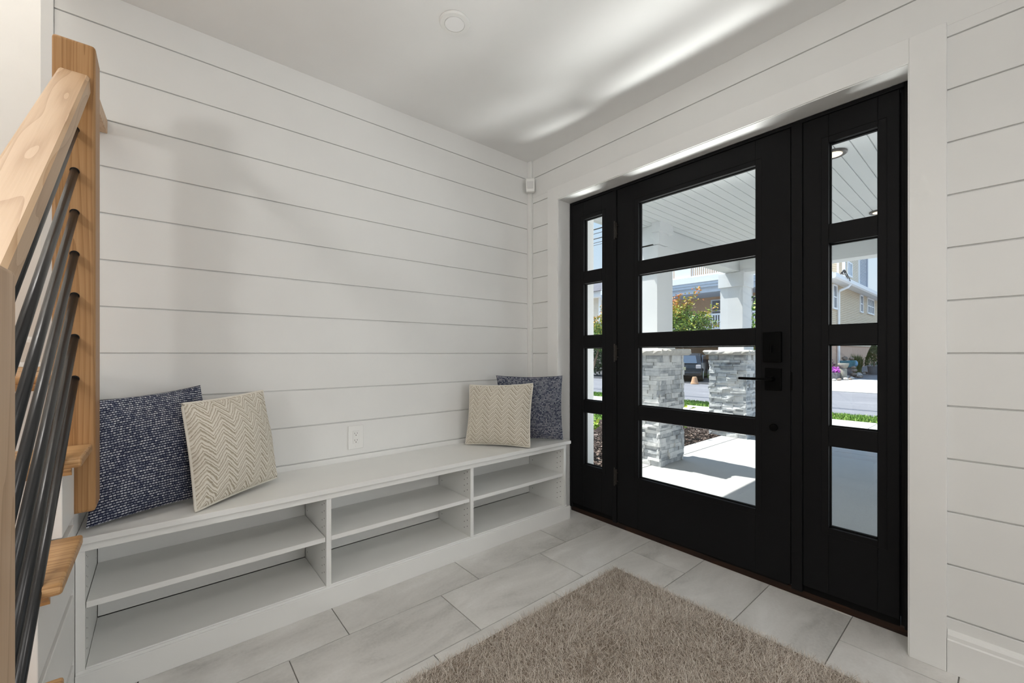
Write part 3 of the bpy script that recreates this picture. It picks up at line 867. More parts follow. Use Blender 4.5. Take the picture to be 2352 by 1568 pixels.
# ------------------------------------------------------------------ porch
SZ = -.12
mb = MB()
j = .005
mb.box(2.26, 6.29-j, -8, 2.44-j, -.4, SZ); mb.box(6.29+j, 6.52, -8, 2.44-j, -.4, SZ)
mb.box(2.26, 6.29-j, 2.44+j, 2.66, -.4, SZ); mb.box(6.29+j, 6.52, 2.44+j, 2.66, -.4, SZ)
mb.box(2.26, 6.5, -8, 2.64, -.42, SZ-.03)
tag(mb.build('porch_floor', M['slab']), 'pale concrete porch slab outside the entry door', 'porch floor', kind='structure')
mb = MB()
y = -6.0; PB = .0893
k0 = 1.7325
ks = [k0 + PB*k for k in range(-90, 11)]
for k in ks:
    a, b = k+.0035, min(k+PB-.0035, 2.64)
    if b - a > .01: mb.box(2.30, 6.6, a, b, 2.463, 2.478)
mb.box(2.30, 6.6, ks[0], 2.64, 2.4715, 2.50)
mb.box(2.30, 6.75, ks[0], 2.70, 2.501, 2.75)
mb.box(2.30, 6.75, 2.645, 2.70, 2.40, 2.501)
tag(mb.build('porch_ceiling', M['beam_white']), 'white beadboard porch ceiling', 'porch ceiling', kind='structure')
mb = MB()
mb.box(4.10, 6.33, 2.452, 2.634, 2.240, 2.462)
mb.box(4.10, 6.325, 2.446, 2.640, 2.2345, 2.262)
mb.box(6.33, 6.545, -8, 2.634, 2.240, 2.462); mb.box(6.322, 6.553, -8, 2.640, 2.215, 2.262)
tag(mb.build('porch_beam', M['beam_white'], bevel=.003), 'white boxed beams carrying the porch ceiling', 'beam', kind='structure')

col = thing('porch_column', 'nearer white porch column on a grey ledgestone pedestal', 'column', (4.255, 2.595, SZ), 'porch columns on stone pedestals')
CX0, CX1, CY0, CY1 = 4.0, 4.51, 2.34, 2.85
def ledgestone():
    rg = random.Random(5)
    mb = MB()
    mb.box(CX0+.03, CX1-.03, CY0+.03, CY1-.03, SZ, 1.05)
    z = SZ
    while z < 1.045:
        hgt = rg.choice((.028, .034, .040, .048, .055)); 
        if z + hgt > 1.05 or 1.05 - (z+hgt) < .02: hgt = 1.05 - z
        for f in range(4):
            L = .51; p = 0.0
            while p < L - .001:
                l = rg.uniform(.07, .21)
                if L - (p+l) < .06: l = L - p
                pr = rg.uniform(-.016, .014)
                a, b = p+.0008, p+l-.0008
                dpt = .035
                sub = [(z, z+hgt)]
                if hgt > .045 and rg.random() < .35: sub = [(z, z+hgt*.5), (z+hgt*.5, z+hgt)]
                for za, zb in sub:
                    pr2 = pr + rg.uniform(-.003, .003)
                    za += .0007; zb -= .0007
                    if f == 0: mb.box(CX0-pr2, CX0+dpt, CY0+a, CY0+b, za, zb)
                    elif f == 1: mb.box(CX0+a, CX0+b, CY0-pr2, CY0+dpt, za, zb)
                    elif f == 2: mb.box(CX1-dpt, CX1+pr2, CY0+a, CY0+b, za, zb)
                    else: mb.box(CX0+a, CX0+b, CY1-dpt, CY1+pr2, za, zb)
                p += l
        z += hgt
    # roughen
    mb.v = [(x+rg.uniform(-.0042, .0042), y+rg.uniform(-.0042, .0042), zz+rg.uniform(-.0018, .0018)) for x, y, zz in mb.v]
    return mb
ledgestone().build('stone_pedestal', M['stone'], col)
mb = MB(); rg = random.Random(8)
def rough_slab(mb, x0, x1, y0, y1, z0, z1, n=14, amp=.009):
    ring = []
    for i in range(n): ring.append((x0+(x1-x0)*i/n, y0))
    for i in range(n): ring.append((x1, y0+(y1-y0)*i/n))
    for i in range(n): ring.append((x1-(x1-x0)*i/n, y1))
    for i in range(n): ring.append((x0, y1-(y1-y0)*i/n))
    cx_, cy_ = (x0+x1)/2, (y0+y1)/2
    lv = [(z0, -.018), (z0+.02, .0), (z1-.022, .004), (z1-.006, -.008), (z1, -.02)]
    vs = []
    for z, o_ in lv:
        for (x, y) in ring:
            dx, dy = x-cx_, y-cy_
            k = 1 + (o_ + rg.uniform(-amp, amp))/max(abs(dx), abs(dy))
            vs.append((cx_+dx*k, cy_+dy*k, z+rg.uniform(-.003, .003)*(0 < lv.index((z, o_)) < 4)))
    m_ = len(ring); fs = []
    for l in range(len(lv)-1):
        for i in range(m_):
            q = (i+1) % m_
            fs.append((l*m_+i, l*m_+q, (l+1)*m_+q, (l+1)*m_+i))
    fs.append(tuple(range(m_-1, -1, -1))); fs.append(tuple((len(lv)-1)*m_+i for i in range(m_)))
    mb.add(vs, fs)
rough_slab(mb, CX0-.058, CX1+.058, CY0-.058, CY1+.058, 1.050, 1.119)
mb.build('cap_stone', M['capstone'], col)
mb = MB()
mb.box(CX0+.083, CX1-.107, CY0+.075, CY1-.125, 1.118, 2.236)
mb.box(CX0+.063, CX1-.087, CY0+.055, CY1-.105, 1.118, 1.20)
mb.build('shaft', M['ext_white'], col, bevel=.002)
mb = MB()
mb.box(CX0+.062, CX1-.086, CY0+.054, CY1-.104, 2.028, 2.232)
mb.build('capital', M['ext_white'], col, bevel=.002)
col2 = dup(col, (2.2225, -.012, 0), 'farther white porch column on a grey ledgestone pedestal, out by the walk')
mb = MB()
mb.box(4.055, 4.24, 2.375, 2.447, 2.236, 2.364); mb.box(4.02, 4.29, 2.345, 2.448, 2.364, 2.463)
mb.build('bracket', M['ext_white'], col, bevel=.002)

def downlight(x, y, label):
    t = thing('porch_downlight', label, 'downlight', (x, y, 2.463), 'recessed porch ceiling lights')
    mb = MB().lathe([(.052, 2.4625), (.078, 2.4625), (.078, 2.452), (.070, 2.447), (.052, 2.452)], x, y, 28)
    mb.build('trim_ring', M['dark_metal'], t)
    mb = MB().lathe([(.051, 2.462), (.051, 2.450), (.02, 2.447)], x, y, 28)
    mb.build('lamp_lens', M['warm_lamp'], t)
downlight(3.585, .775, 'lit warm recessed light in the porch ceiling, nearer one')
downlight(5.395, .80, 'lit warm recessed light farther out in the porch ceiling')

# ------------------------------------------------------------------ ground outside
def slab(name, label, cat, quads, m, z0=-.6, kind='structure'):
    mb = MB()
    for x0, x1, y0, y1, z in quads: mb.box(x0, x1, y0, y1, z0, z)
    return tag(mb.build(name, m), label, cat, kind=kind)
slab('front_path', 'pale concrete path from the porch to the sidewalk', 'path', [(6.53, 8.1, -8, 2.66, -.145)], M['walk'])
mb = MB()
yy = -24.0
while yy < 34:
    mb.box(8.1, 9.98, yy+.006, yy+1.494, -.5, -.2); yy += 1.5
mb.box(8.1, 9.97, -24, 34, -.5, -.215)
mb.box(9.98, 10.8, -9, 1.50, -.5, -.21)
tag(mb.build('sidewalk', M['walk']), 'pale concrete sidewalk along the near side of the street', 'sidewalk', kind='structure')
slab('road', 'worn grey asphalt street in front of the house', 'road', [(10.8, 17.55, -30, 45, -.22)], M['road'])
def ramp_slab(name, label, cat, m, x0, x1, y0, y1, z0, z1):
    mb = MB()
    mb.add([(x0, y0, -.6), (x0, y1, -.6), (x0, y0, z0), (x0, y1, z0), (x1, y0, z1), (x1, y1, z1), (x1, y0, -.6), (x1, y1, -.6)],
           [(0, 1, 3, 2), (2, 3, 5, 4), (4, 5, 7, 6), (0, 2, 4, 6), (1, 7, 5, 3)])
    return tag(mb.build(name, m), label, cat, kind='structure')
def gz(x): return -.20 + .05*(x-17.55)          # the ground rises towards the houses
ramp_slab('far_sidewalk', 'pale concrete apron and sidewalk across the street', 'sidewalk', M['walk'], 17.55, 22.0, -30, 6.4, -.20, gz(22))
ramp_slab('driveway', 'grey driveway across the street beside the beige house', 'driveway', M['drive'], 22.0, 40, -30, 6.9, gz(22), gz(40))
mb = MB()
mb.add([(17.55, 6.4, -.6), (17.55, 45, -.6), (17.55, 6.4, -.20), (17.55, 45, -.20), (20.4, 6.4, -.12), (20.4, 45, -.12), (20.4, 6.4, -.6), (20.4, 45, -.6)],
       [(0, 1, 3, 2), (2, 3, 5, 4), (4, 5, 7, 6), (0, 2, 4, 6), (1, 7, 5, 3)])
mb.box(20.4, 60, 6.9, 45, -.6, -.12)
tag(mb.build('parking_area', M['drivedark']), 'dark asphalt parking area in front of the peach house', 'driveway', kind='structure')
slab('garden_ground', 'soil ground beside the porch', 'ground', [(2.30, 8.1, 2.66, 34, -.17)], M['soil'])

# mulch chips
def chips():
    mb = MB(); rg = random.Random(3)
    for _ in range(9500):
        x = rg.uniform(2.8, 7.0); y = 2.68 + abs(rg.gauss(0, .75))
        l, w = rg.uniform(.008, .03), rg.uniform(.004, .010)
        a = rg.uniform(0, 6.28); t = rg.uniform(-.6, .6)
        dx, dy = math.cos(a), math.sin(a); z = -.165 + rg.uniform(0, .05)
        ex, ey = -dy*w, dx*w
        p = Vector((x, y, z)); u = Vector((dx*l, dy*l, t*l*.6)); v = Vector((ex, ey, rg.uniform(-.5, .5)*w)); h_ = Vector((0, 0, w*.5))
        vs = [p-u-v, p+u-v, p+u+v, p-u+v, p-u-v+h_, p+u-v+h_, p+u+v+h_, p-u+v+h_]
        mb.add(vs, [(4, 5, 6, 7), (0, 1, 5, 4), (1, 2, 6, 5), (2, 3, 7, 6), (3, 0, 4, 7)])
    return mb
tag(chips().build('mulch', M['chips']), 'dark shredded mulch in the bed beside the porch', 'mulch', kind='stuff')

def grass_strip(x0, x1, y0, y1, z, n, h, seed):
    rg = random.Random(seed); mb = MB()
    mb.box(x0, x1, y0, y1, z-.3, z)
    for _ in range(n):
        x, y = rg.uniform(x0, x1), rg.uniform(y0, y1)
        a = rg.uniform(0, 6.28); w = rg.uniform(.006, .014); hh = h*rg.uniform(.5, 1.2)
        lx, ly = rg.gauss(0, .35)*hh, rg.gauss(0, .35)*hh
        dx, dy = math.cos(a)*w, math.sin(a)*w
        mb.add([(x-dx, y-dy, z), (x+dx, y+dy, z), (x+lx*.5+dx*.6, y+ly*.5+dy*.6, z+hh*.6), (x+lx, y+ly, z+hh), (x+lx*.5-dx*.6, y+ly*.5-dy*.6, z+hh*.6)],
               [(0, 1, 2, 3, 4)], 1)
    return mb
tag(grass_strip(9.98, 10.8, 1.50, 16, -.2, 22000, .055, 1).build('verge_grass', [M['lawn'], M['blade']]), 'green grass strip between the sidewalk and the street', 'grass', kind='stuff')
tag(grass_strip(20.3, 21.5, 7.9, 9.35, .02, 1800, .12, 2).build('far_lawn_grass', [M['lawn'], M['blade']]), 'bright green lawn patch by the tan house across the street', 'grass', kind='stuff')
tag(grass_strip(5.6, 8.1, 4.9, 12, -.165, 9000, .07, 4).build('garden_grass', [M['lawn'], M['blade']]), 'green lawn behind the shrubs near the porch', 'grass', kind='stuff')

# ------------------------------------------------------------------ plants
def leaf(mb, p, dirv, L, W, rg, mi=0, fold=.25):
    d = dirv.normalized()
    s = d.cross(Vector((rg.gauss(0, 1), rg.gauss(0, 1), rg.gauss(0, 1))))
    if s.length < 1e-3: s = Vector((1, 0, 0))
    s.normalize(); n = d.cross(s)
    a = p; m_ = p + d*L*.5; t = p + d*L - n*L*.12
    mb.add([a, m_ + s*W + n*W*fold, t, m_ - s*W + n*W*fold, m_ - n*W*.1], [(0, 1, 4), (1, 2, 4), (2, 3, 4), (3, 0, 4)], mi)

def shrub(name, label, cat, x, y, z, h, r, nst, L, W, lm, sm, seed, per=16, group=None):
    rg = random.Random(seed)
    t = thing(name, label, cat, (x, y, z), group)
    st_ = MB(); lf = MB()
    for i in range(nst):
        a = rg.uniform(0, 6.28); k = rg.uniform(.3, 1)
        top = Vector((x+math.cos(a)*r*k, y+math.sin(a)*r*k, z+h*rg.uniform(.7, 1.0)))
        b = Vector((x+math.cos(a)*r*.2*k, y+math.sin(a)*r*.2*k, z-.03))
        mid = (b+top)/2 + Vector((rg.gauss(0, .02), rg.gauss(0, .02), .04))
        pts = [b, mid, top]
        st_.tube(pts, [.006, .0045, .0025], 5)
        for q in range(per):
            u = rg.uniform(.35, 1.02)
            p = b.lerp(top, u)
            d_ = Vector((rg.gauss(0, 1), rg.gauss(0, 1), rg.uniform(-.2, .9)))
            leaf(lf, p, d_, L*rg.uniform(.6, 1.2), W*rg.uniform(.7, 1.2), rg)
    st_.build('stems', sm, t); lf.build('foliage', lm, t)
    return t
shrub('leafy_shrub', 'lime green shrub with reddish stems between the two porch columns', 'shrub', 5.55, 3.0, -.13, .50, .24, 20, .085, .024, M['leaf_lime'], M['stem'], 1, 9, 'lime shrubs in the porch bed')
shrub('leafy_shrub', 'lime green shrub in mulch seen low through the hinge-side sidelight', 'shrub', 3.72, 3.22, -.13, .50, .25, 26, .085, .024, M['leaf_lime'], M['stem'], 2, 14, 'lime shrubs in the porch bed')

def crown(lf, c, r, n, L, W, rg, shell=.45, top_spray=0):
    for _ in range(n):
        while True:
            u = Vector((rg.uniform(-1, 1), rg.uniform(-1, 1), rg.uniform(-1, 1)))
            l = u.length
            if shell < l < 1: break
        p = Vector((c[0]+u.x*r[0], c[1]+u.y*r[1], c[2]+u.z*r[2]))
        d_ = u*.6 + Vector((rg.gauss(0, .7), rg.gauss(0, .7), rg.gauss(0, .6)))
        leaf(lf, p, d_, L*rg.uniform(.6, 1.3), W*rg.uniform(.7, 1.2), rg)
def tree(name, label, cat, base, blobs, L, W, lm, seed, trunks, sprays=()):
    rg = random.Random(seed)
    t = thing(name, label, cat, base)
    tr = MB(); lf = MB()
    for (x, y, z) in trunks:
        b = Vector(base); e_ = Vector((x, y, z))
        tr.tube([b + Vector((rg.gauss(0, .04), rg.gauss(0, .04), -.1)), b.lerp(e_, .5)+Vector((rg.gauss(0, .06), rg.gauss(0, .06), 0)), e_], [.05, .035, .012], 7)
    for c, r, n, sh in blobs: crown(lf, c, r, n, L, W, rg, sh)
    for a, b, n in sprays:
        a, b = Vector(a), Vector(b)
        tr.tube([a, b], [.010, .004], 5)
        for _ in range(n):
            p = a.lerp(b, rg.uniform(.1, 1.05)) + Vector((rg.gauss(0, .06), rg.gauss(0, .06), rg.gauss(0, .05)))
            leaf(lf, p, Vector((rg.gauss(0, 1), rg.gauss(0, 1), rg.uniform(-.3, 1))), L*rg.uniform(.6, 1.2), W, rg)
    tr.build('trunk', M['bark'], t); lf.build('foliage', lm, t)
    return t
tree('crape_myrtle', 'small street tree with orange-tipped green leaves seen between the two porch columns', 'tree', (10.4, 5.70, -.2),
     [((10.4, 5.6, 1.85), (.50, .55, .42), 1500, .1), ((10.4, 5.15, 1.72), (.42, .38, .30), 800, .1), ((10.4, 5.95, 2.0), (.5, .45, .4), 800, .1),
      ((10.4, 5.65, 2.15), (.33, .42, .28), 420, .0), ((10.4, 4.96, 1.95), (.28, .25, .17), 200, 0)], .085, .024, M['leaf_crape'], 5,
     [(10.4, 5.6, 1.9), (10.35, 5.3, 1.75), (10.45, 5.9, 2.0)],
     [((10.4, 5.4, 2.1), (10.4, 5.02, 2.72), 80), ((10.4, 5.65, 2.3), (10.4, 5.5, 2.62), 60), ((10.4, 5.1, 1.95), (10.4, 4.55, 2.22), 60), ((10.4, 5.9, 2.3), (10.4, 5.95, 2.6), 60), ((10.4, 5.35, 2.1), (10.4, 5.28, 2.45), 60), ((10.4, 5.0, 1.75), (10.4, 4.5, 1.8), 60)])
tree('ornamental_tree', 'small orange and yellow-green street tree seen through the hinge-side sidelight', 'tree', (10.4, 8.72, -.2),
     [((10.4, 8.15, 1.55), (.45, .45, .40), 800, .1), ((10.4, 8.05, 1.95), (.38, .42, .28), 420, .0)], .085, .026, M['leaf_crape'], 8,
     [(10.4, 8.3, 1.7), (10.4, 8.0, 1.6)],
     [((10.4, 8.3, 2.1), (10.4, 8.6, 2.38), 60), ((10.4, 8.0, 2.1), (10.4, 7.95, 2.5), 60)])
tree('evergreen_shrub', 'tall dark evergreen shrub across the street seen through the hinge-side sidelight', 'shrub', (18.9, 15.2, -.12),
     [((18.9, 15.05, 1.4), (.75, .85, 1.45), 2600, .35)], .15, .055, M['leaf_ever'], 12, [(18.9, 15.2, 2.3)])
tree('young_tree', 'fresh green young tree peeking out beside the farther porch column', 'tree', (8.0, 3.02, -.2),
     [((8.0, 2.97, 1.75), (.3, .30, .42), 300, .1), ((8.0, 2.95, 1.25), (.26, .27, .35), 220, .1)], .085, .028, M['leaf_young'], 15, [(8.0, 3.05, 1.9), (8.05, 3.1, 1.5)])

# ------------------------------------------------------------------ houses across the street
def siding_x(mb, X, y0, y1, z0, z1, c=.11, mi=0, lip=.018):
    """clapboard on a plane X=const facing -X"""
    z = z0
    while z < z1 - .01:
        b = min(z+c, z1)
        mb.add([(X-lip, y0, z), (X-lip, y1, z), (X, y0, b), (X, y1, b), (X+.05, y0, z), (X+.05, y1, z), (X+.05, y0, b), (X+.05, y1, b)],
               [(1, 0, 2, 3), (0, 1, 5, 4), (2, 6, 7, 3), (0, 4, 6, 2), (1, 3, 7, 5), (4, 5, 7, 6)], mi)
        z += c
def siding_y(mb, Y, x0, x1, z0, z1, c=.11, mi=0, lip=.018):
    """clapboard on a plane Y=const facing -Y"""
    z = z0
    while z < z1 - .01:
        b = min(z+c, z1)
        mb.add([(x0, Y-lip, z), (x1, Y-lip, z), (x0, Y, b), (x1, Y, b), (x0, Y+.05, z), (x1, Y+.05, z), (x0, Y+.05, b), (x1, Y+.05, b)],
               [(0, 1, 3, 2), (1, 0, 4, 5), (6, 2, 3, 7), (4, 0, 2, 6), (3, 1, 5, 7), (5, 4, 6, 7)], mi)
        z += c
def hwindow(root, plane, P, a, b, z0, z1, sash=True, dark='pane', n=1):
    """house window; plane 'x' faces -X, 'y' faces -Y; frame part with pane sub-part"""
    fr = MB(); pn = MB(); e_ = .07
    def bx(m_, a0, a1, c0, c1, d0, d1):
        if plane == 'x': m_.box(P+d0, P+d1, a0, a1, c0, c1)
        else: m_.box(a0, a1, P+d0, P+d1, c0, c1)
    bx(fr, a-e_, b+e_, z1, z1+e_, -.06, .04); bx(fr, a-e_, b+e_, z0-e_, z0, -.07, .04)
    bx(fr, a-e_, a, z0, z1, -.06, .04); bx(fr, b, b+e_, z0, z1, -.06, .04)
    if sash: bx(fr, a, b, (z0+z1)/2-.025, (z0+z1)/2+.025, -.045, .03)
    for i in range(1, n): 
        q = a+(b-a)*i/n; bx(fr, q-.03, q+.03, z0, z1, -.05, .03)
    f = fr.build('window_frame', M['house_white'], root)
    bx(pn, a, b, z0, z1, -.022, -.012)
    pn.build('window_pane', M[dark], f)

# --- house straight ahead: peach, two porches
h1 = thing('house', 'peach clapboard house with white balcony railings straight across the street', 'house', (25, 12, -.1))
HX = 24.0
mb = MB(); siding_x(mb, HX, 7.6, 16.6, 2.7, 8.0, .13); mb.box(HX+.04, 33, 7.6, 16.6, 2.6, 8.0)
mb.build('upper_wall', M['siding_peach'], h1)
mb = MB(); mb.box(HX, 33, 7.6, 16.6, .75, 2.6); mb.build('ground_wall', M['stucco_tan'], h1)
mb = MB(); mb.box(HX-.05, 33, 7.6, 16.6, -.15, .75); mb.build('foundation', M['brick_brown'], h1)
mb = MB(); mb.box(22.0, HX, 7.6, 16.6, 2.02, 2.30); siding_x(mb, 22.0, 7.6, 16.6, 1.55, 2.02, .12, 1); 
mb.box(22.03, 22.4, 7.6, 16.6, 1.55, 2.02)
mb.build('porch_deck', [M['house_white'], M['siding_blue']], h1)
def hrail(X, y0, y1, z0, z1, pitch, name):
    mb = MB()
    mb.box(X-.04, X+.04, y0, y1, z1-.08, z1); mb.box(X-.03, X+.03, y0, y1, z0+.05, z0+.12)
    y = y0
    while y < y1:
        mb.box(X-.02, X+.02, y, y+.045, z0+.1, z1-.05); y += pitch
    mb.build(name, M['house_white'], h1)
hrail(22.05, 7.6, 16.6, 2.30, 3.15, .125, 'porch_railing')
mb = MB()
for y in (8.0, 12.55, 16.3): MB().box(21.95, 22.2, y, y+.25, 2.3, 4.5).build('porch_post', M['house_white'], h1)
mb = MB(); mb.box(21.9, HX, 7.4, 16.8, 4.28, 4.55); mb.box(21.75, 24, 7.4, 16.8, 4.55, 4.68); mb.box(21.7, 24, 7.4, 16.8, 4.68, 4.82)
mb.build('porch_roof', M['siding_blue'], h1)
mb = MB(); mb.box(21.65, HX, 7.4, 16.8, 4.82, 5.12); mb.build('balcony_deck', M['house_white'], h1)
hrail(21.8, 7.4, 16.8, 5.10, 6.15, .11, 'balcony_railing')
mb = MB(); mb.box(21.74, 21.77, 10.9, 11.8, 5.15, 6.1); mb.build('lattice_panel', M['house_white'], h1)
hwindow(h1, 'x', HX, 9.55, 10.75, 2.9, 4.05); hwindow(h1, 'x', HX, 7.9, 8.75, 2.9, 4.05); hwindow(h1, 'x', HX, 13.2, 14.2, 2.9, 4.05)
hwindow(h1, 'x', HX, 9.5, 10.3, 1.0, 1.9, False)
for y in (9.2, 13.0): MB().box(21.95, 22.25, y, y+.33, -.12, 1.55).build('ground_post', M['house_white'], h1)
mb = MB(); mb.box(22.5, 33, 7.2, 17.0, 8.0, 8.3); mb.build('roof', M['asph_roof'], h1)

# --- house to the left with a grey roof
h2 = thing('house', 'cream house with grey hipped roof seen through the hinge-side sidelight', 'house', (28, 21, -.1))
mb = MB(); siding_x(mb, 24.5, 17.4, 25, 0, 5.3, .13); mb.box(24.54, 33, 17.4, 25, -.1, 5.3); mb.build('wall', M['siding_cream'], h2)
mb = MB(); mb.box(24.0, 33, 17.1, 25.3, 5.15, 5.55); mb.box(24.44, 24.52, 18.92, 19.15, 2.4, 5.2); mb.box(23.4, 24.5, 17.4, 25, 2.2, 2.5); 
yy = 17.4
while yy < 25: mb.box(23.42, 23.46, yy, yy+.05, 2.5, 3.4); yy += .16
mb.box(23.4, 23.5, 17.4, 25, 3.36, 3.44)
mb.build('white_trim', M['house_white'], h2)
mb = MB()
mb.add([(23.8, 16.9, 5.55), (33, 16.9, 5.55), (33, 25.5, 5.55), (23.8, 25.5, 5.55), (27.2, 20, 7.0), (30, 20, 7.0), (30, 22.5, 7.0), (27.2, 22.5, 7.0)],
       [(0, 4, 7, 3), (0, 1, 5, 4), (1, 2, 6, 5), (2, 3, 7, 6), (4, 5, 6, 7), (3, 2, 1, 0)])
mb.build('roof', M['asph_roof'], h2)
hwindow(h2, 'x', 24.45, 18.1, 18.72, 3.4, 4.75, True, 'pane_blue', 2)

# --- beige house on the right
h3 = thing('house', 'beige clapboard house with white gutters and stucco base seen through the handle-side sidelight', 'house', (28, 5.9, 0))
BY, BXc, BX2 = 4.96, 21.7, 33.0
mb = MB(); siding_x(mb, BXc, BY, 6.9, 1.45, 4.3, .085); siding_y(mb, BY, BXc, BX2, 1.45, 4.3, .085)
mb.box(BXc+.04, BX2, BY+.04, 6.9, 1.40, 4.3); mb.build('siding', M['siding_beige'], h3)
mb = MB(); mb.box(BXc+.02, BX2, BY+.02, 6.9, -.2, 1.46); mb.build('stucco_base', M['stucco_pink'], h3)
mb = MB()
mb.box(BXc-.4, 33.4, 4.60, 6.95, 4.20, 4.30); mb.prism([(4.50, 4.42), (4.50, 4.25), (4.55, 4.19), (4.64, 4.19), (4.64, 4.42)], 'x', BXc-.45, 33.4); mb.box(BXc-.45, 33.4, 4.64, 6.95, 4.30, 4.46)
mb.build('gutter', M['house_white'], h3)
MB().tube([(24.0, 4.56, 4.22), (23.85, 4.62, 4.08), (23.6, 4.88, 3.92), (23.58, 4.90, 3.8), (23.58, 4.90, .55), (23.50, 4.86, .42)], .055, 8).build('downspout', M['house_white'], h3)
mb = MB(); siding_x(mb, 25.5, 5.14, 6.9, 4.46, 8.5, .085, 0); siding_y(mb, 5.1, 25.6, 28.5, 4.46, 8.5, .085, 1); siding_y(mb, 5.1, 28.6, 30.6, 4.46, 8.5, .085, 2)
mb.box(25.54, 30.58, 5.14, 6.9, 4.46, 8.5, 0)
mb.box(25.47, 25.62, 5.05, 5.16, 4.46, 8.5, 3); mb.box(28.48, 28.6, 5.03, 5.15, 4.46, 8.5, 3); mb.box(30.52, 30.66, 5.03, 5.15, 4.46, 8.5, 2)
mb.build('upper_storey', [M['siding_beige'], M['siding_cream'], M['siding_grey'], M['house_white']], h3)
MB().box(25.44, 25.5, 5.28, 5.36, 4.46, 8.5).build('trim_board', M['house_white'], h3)
hwindow(h3, 'y', 5.1, 26.15, 26.95, 5.0, 5.6, False, 'pane_blue', 2)
hwindow(h3, 'y', BY, 22.78, 23.35, 3.12, 4.08)
hwindow(h3, 'y', BY, 28.1, 28.65, 3.3, 4.1); hwindow(h3, 'y', BY, 29.9, 31.5, 3.35, 4.1, True, 'pane', 3)
mb = MB()
def arc(c, r, a0, a1, dy, rad, n=12):
    mb.tube([(c[0]+r*math.cos(a0+(a1-a0)*i/n), c[1]+dy*i/n, c[2]+r*.8*math.sin(a0+(a1-a0)*i/n)) for i in range(n+1)], rad, 6)
arc((22.55, 4.52, 4.46), .26, .1, 3.2, -.03, .020); arc((22.75, 4.50, 4.44), .34, .0, 2.9, .05, .013); arc((22.45, 4.54, 4.44), .16, .3, 4.0, .02, .022)
mb.tube([(22.5, 4.5, 4.68), (22.9, 4.47, 4.55), (23.3, 4.46, 4.38), (23.5, 4.47, 4.30)], .014, 6)
mb.tube([(22.4, 4.5, 4.62), (22.7, 4.48, 4.48), (23.1, 4.47, 4.36)], .012, 6)
MB.build(mb, 'service_cables', M['cable'], h3)

# ------------------------------------------------------------------ cars
def car(x, y, z, body, label, rot=0):
    """small hatchback seen from behind, rear at x, facing +X"""
    t = thing('car', label, 'car', (x, y, z)); t.rotation_euler.z = math.radians(rot)
    W2 = .86
    side = [(0, .30), (.05, .62), (.10, .78), (.30, 1.18), (.55, 1.28), (1.9, 1.27), (2.6, .86), (3.6, .76), (3.75, .5), (3.72, .22), (3.3, .18), (.2, .20)]
    mb = MB(); n = len(side); vs = []
    for yy, s in ((-W2, .0), (-W2+.05, 1), (W2-.05, 1), (W2, 0)):
        for (a, b) in side:
            k = 1.0
            ins = 0
            if b > .8: ins = (b-.8)*.30
            yv = yy + (ins if yy < 0 else -ins)
            bb = b if s else b*.985 + .004
            vs.append((x+a+(0 if s else .02*(1 if a < 1.8 else -1)), y+yv, z+bb))
    fs = [tuple(range(n)), tuple(range(4*n-1, 3*n-1, -1))]
    for r in range(3):
        for i in range(n):
            q = (i+1) % n
            fs.append((r*n+i, (r+1)*n+i, (r+1)*n+q, r*n+q))
    mb.add(vs, fs); mb.build('body', body, t, bevel=.03)
    mb = MB()
    mb.add([(x+.10, y-.66, z+.82), (x+.10, y+.66, z+.82), (x+.285, y+.58, z+1.16), (x+.285, y-.58, z+1.16)], [(0, 3, 2, 1)])
    mb.v = [(a-.035, b, c+.01) for a, b, c in mb.v] + [(a+.03, b, c) for a, b, c in mb.v]
    mb.f += [(4, 5, 6, 7), (0, 1, 5, 4), (1, 2, 6, 5), (2, 3, 7, 6), (3, 0, 4, 7)]; mb.m += [0]*5
    mb.build('rear_window', M['carglass'], t)
    for s in (-1, 1): MB().prism([(x+.62, z+.84), (x+2.4, z+.84), (x+1.85, z+1.2), (x+.72, z+1.2)], 'y', y+s*.80, y+s*.845).build('side_window', M['carglass'], t)
    for s in (-1, 1):
        MB().box(x-.01, x+.14, y+s*.82, y+s*.62, z+.60, z+.76).build('tail_lamp', M['taillight'], t, bevel=.015)
    MB().box(x-.012, x+.05, y-.20, y+.20, z+.52, z+.66).build('licence_plate', M['plate'], t)
    MB().box(x-.08, x+.2, y-.82, y+.82, z+.26, z+.44).build('bumper', body, t, bevel=.04)
    for xx in (.62, 3.0):
        for s in (-1, 1):
            mb = MB().tube([(x+xx, y+s*.86, z+.30), (x+xx, y+s*.66, z+.30)], .30, 22)
            w = mb.build('wheel', M['tyre'], t, bevel=.02)
            MB().tube([(x+xx, y+s*.868, z+.30), (x+xx, y+s*.84, z+.30)], .19, 16).build('rim', M['rim'], w)
    return t
car(17.9, 9.42, -.19, M['carblack'], 'black car parked across the street, seen between the porch columns', 20)
car(17.9, 12.85, -.19, M['carsilver'], 'silver-blue car parked across the street beside the dark evergreen shrub')

pt = thing('flower_pot', 'upturned tan terracotta pot on the street behind the black car', 'pot', (17.3, 8.62, -.22))
MB().lathe([(.16, -.22), (.16, -.18), (.145, -.16), (.10, .02), (.085, .08), (.055, .09)], 17.3, 8.50, 18).build('pot_body', M['terracotta'], pt)

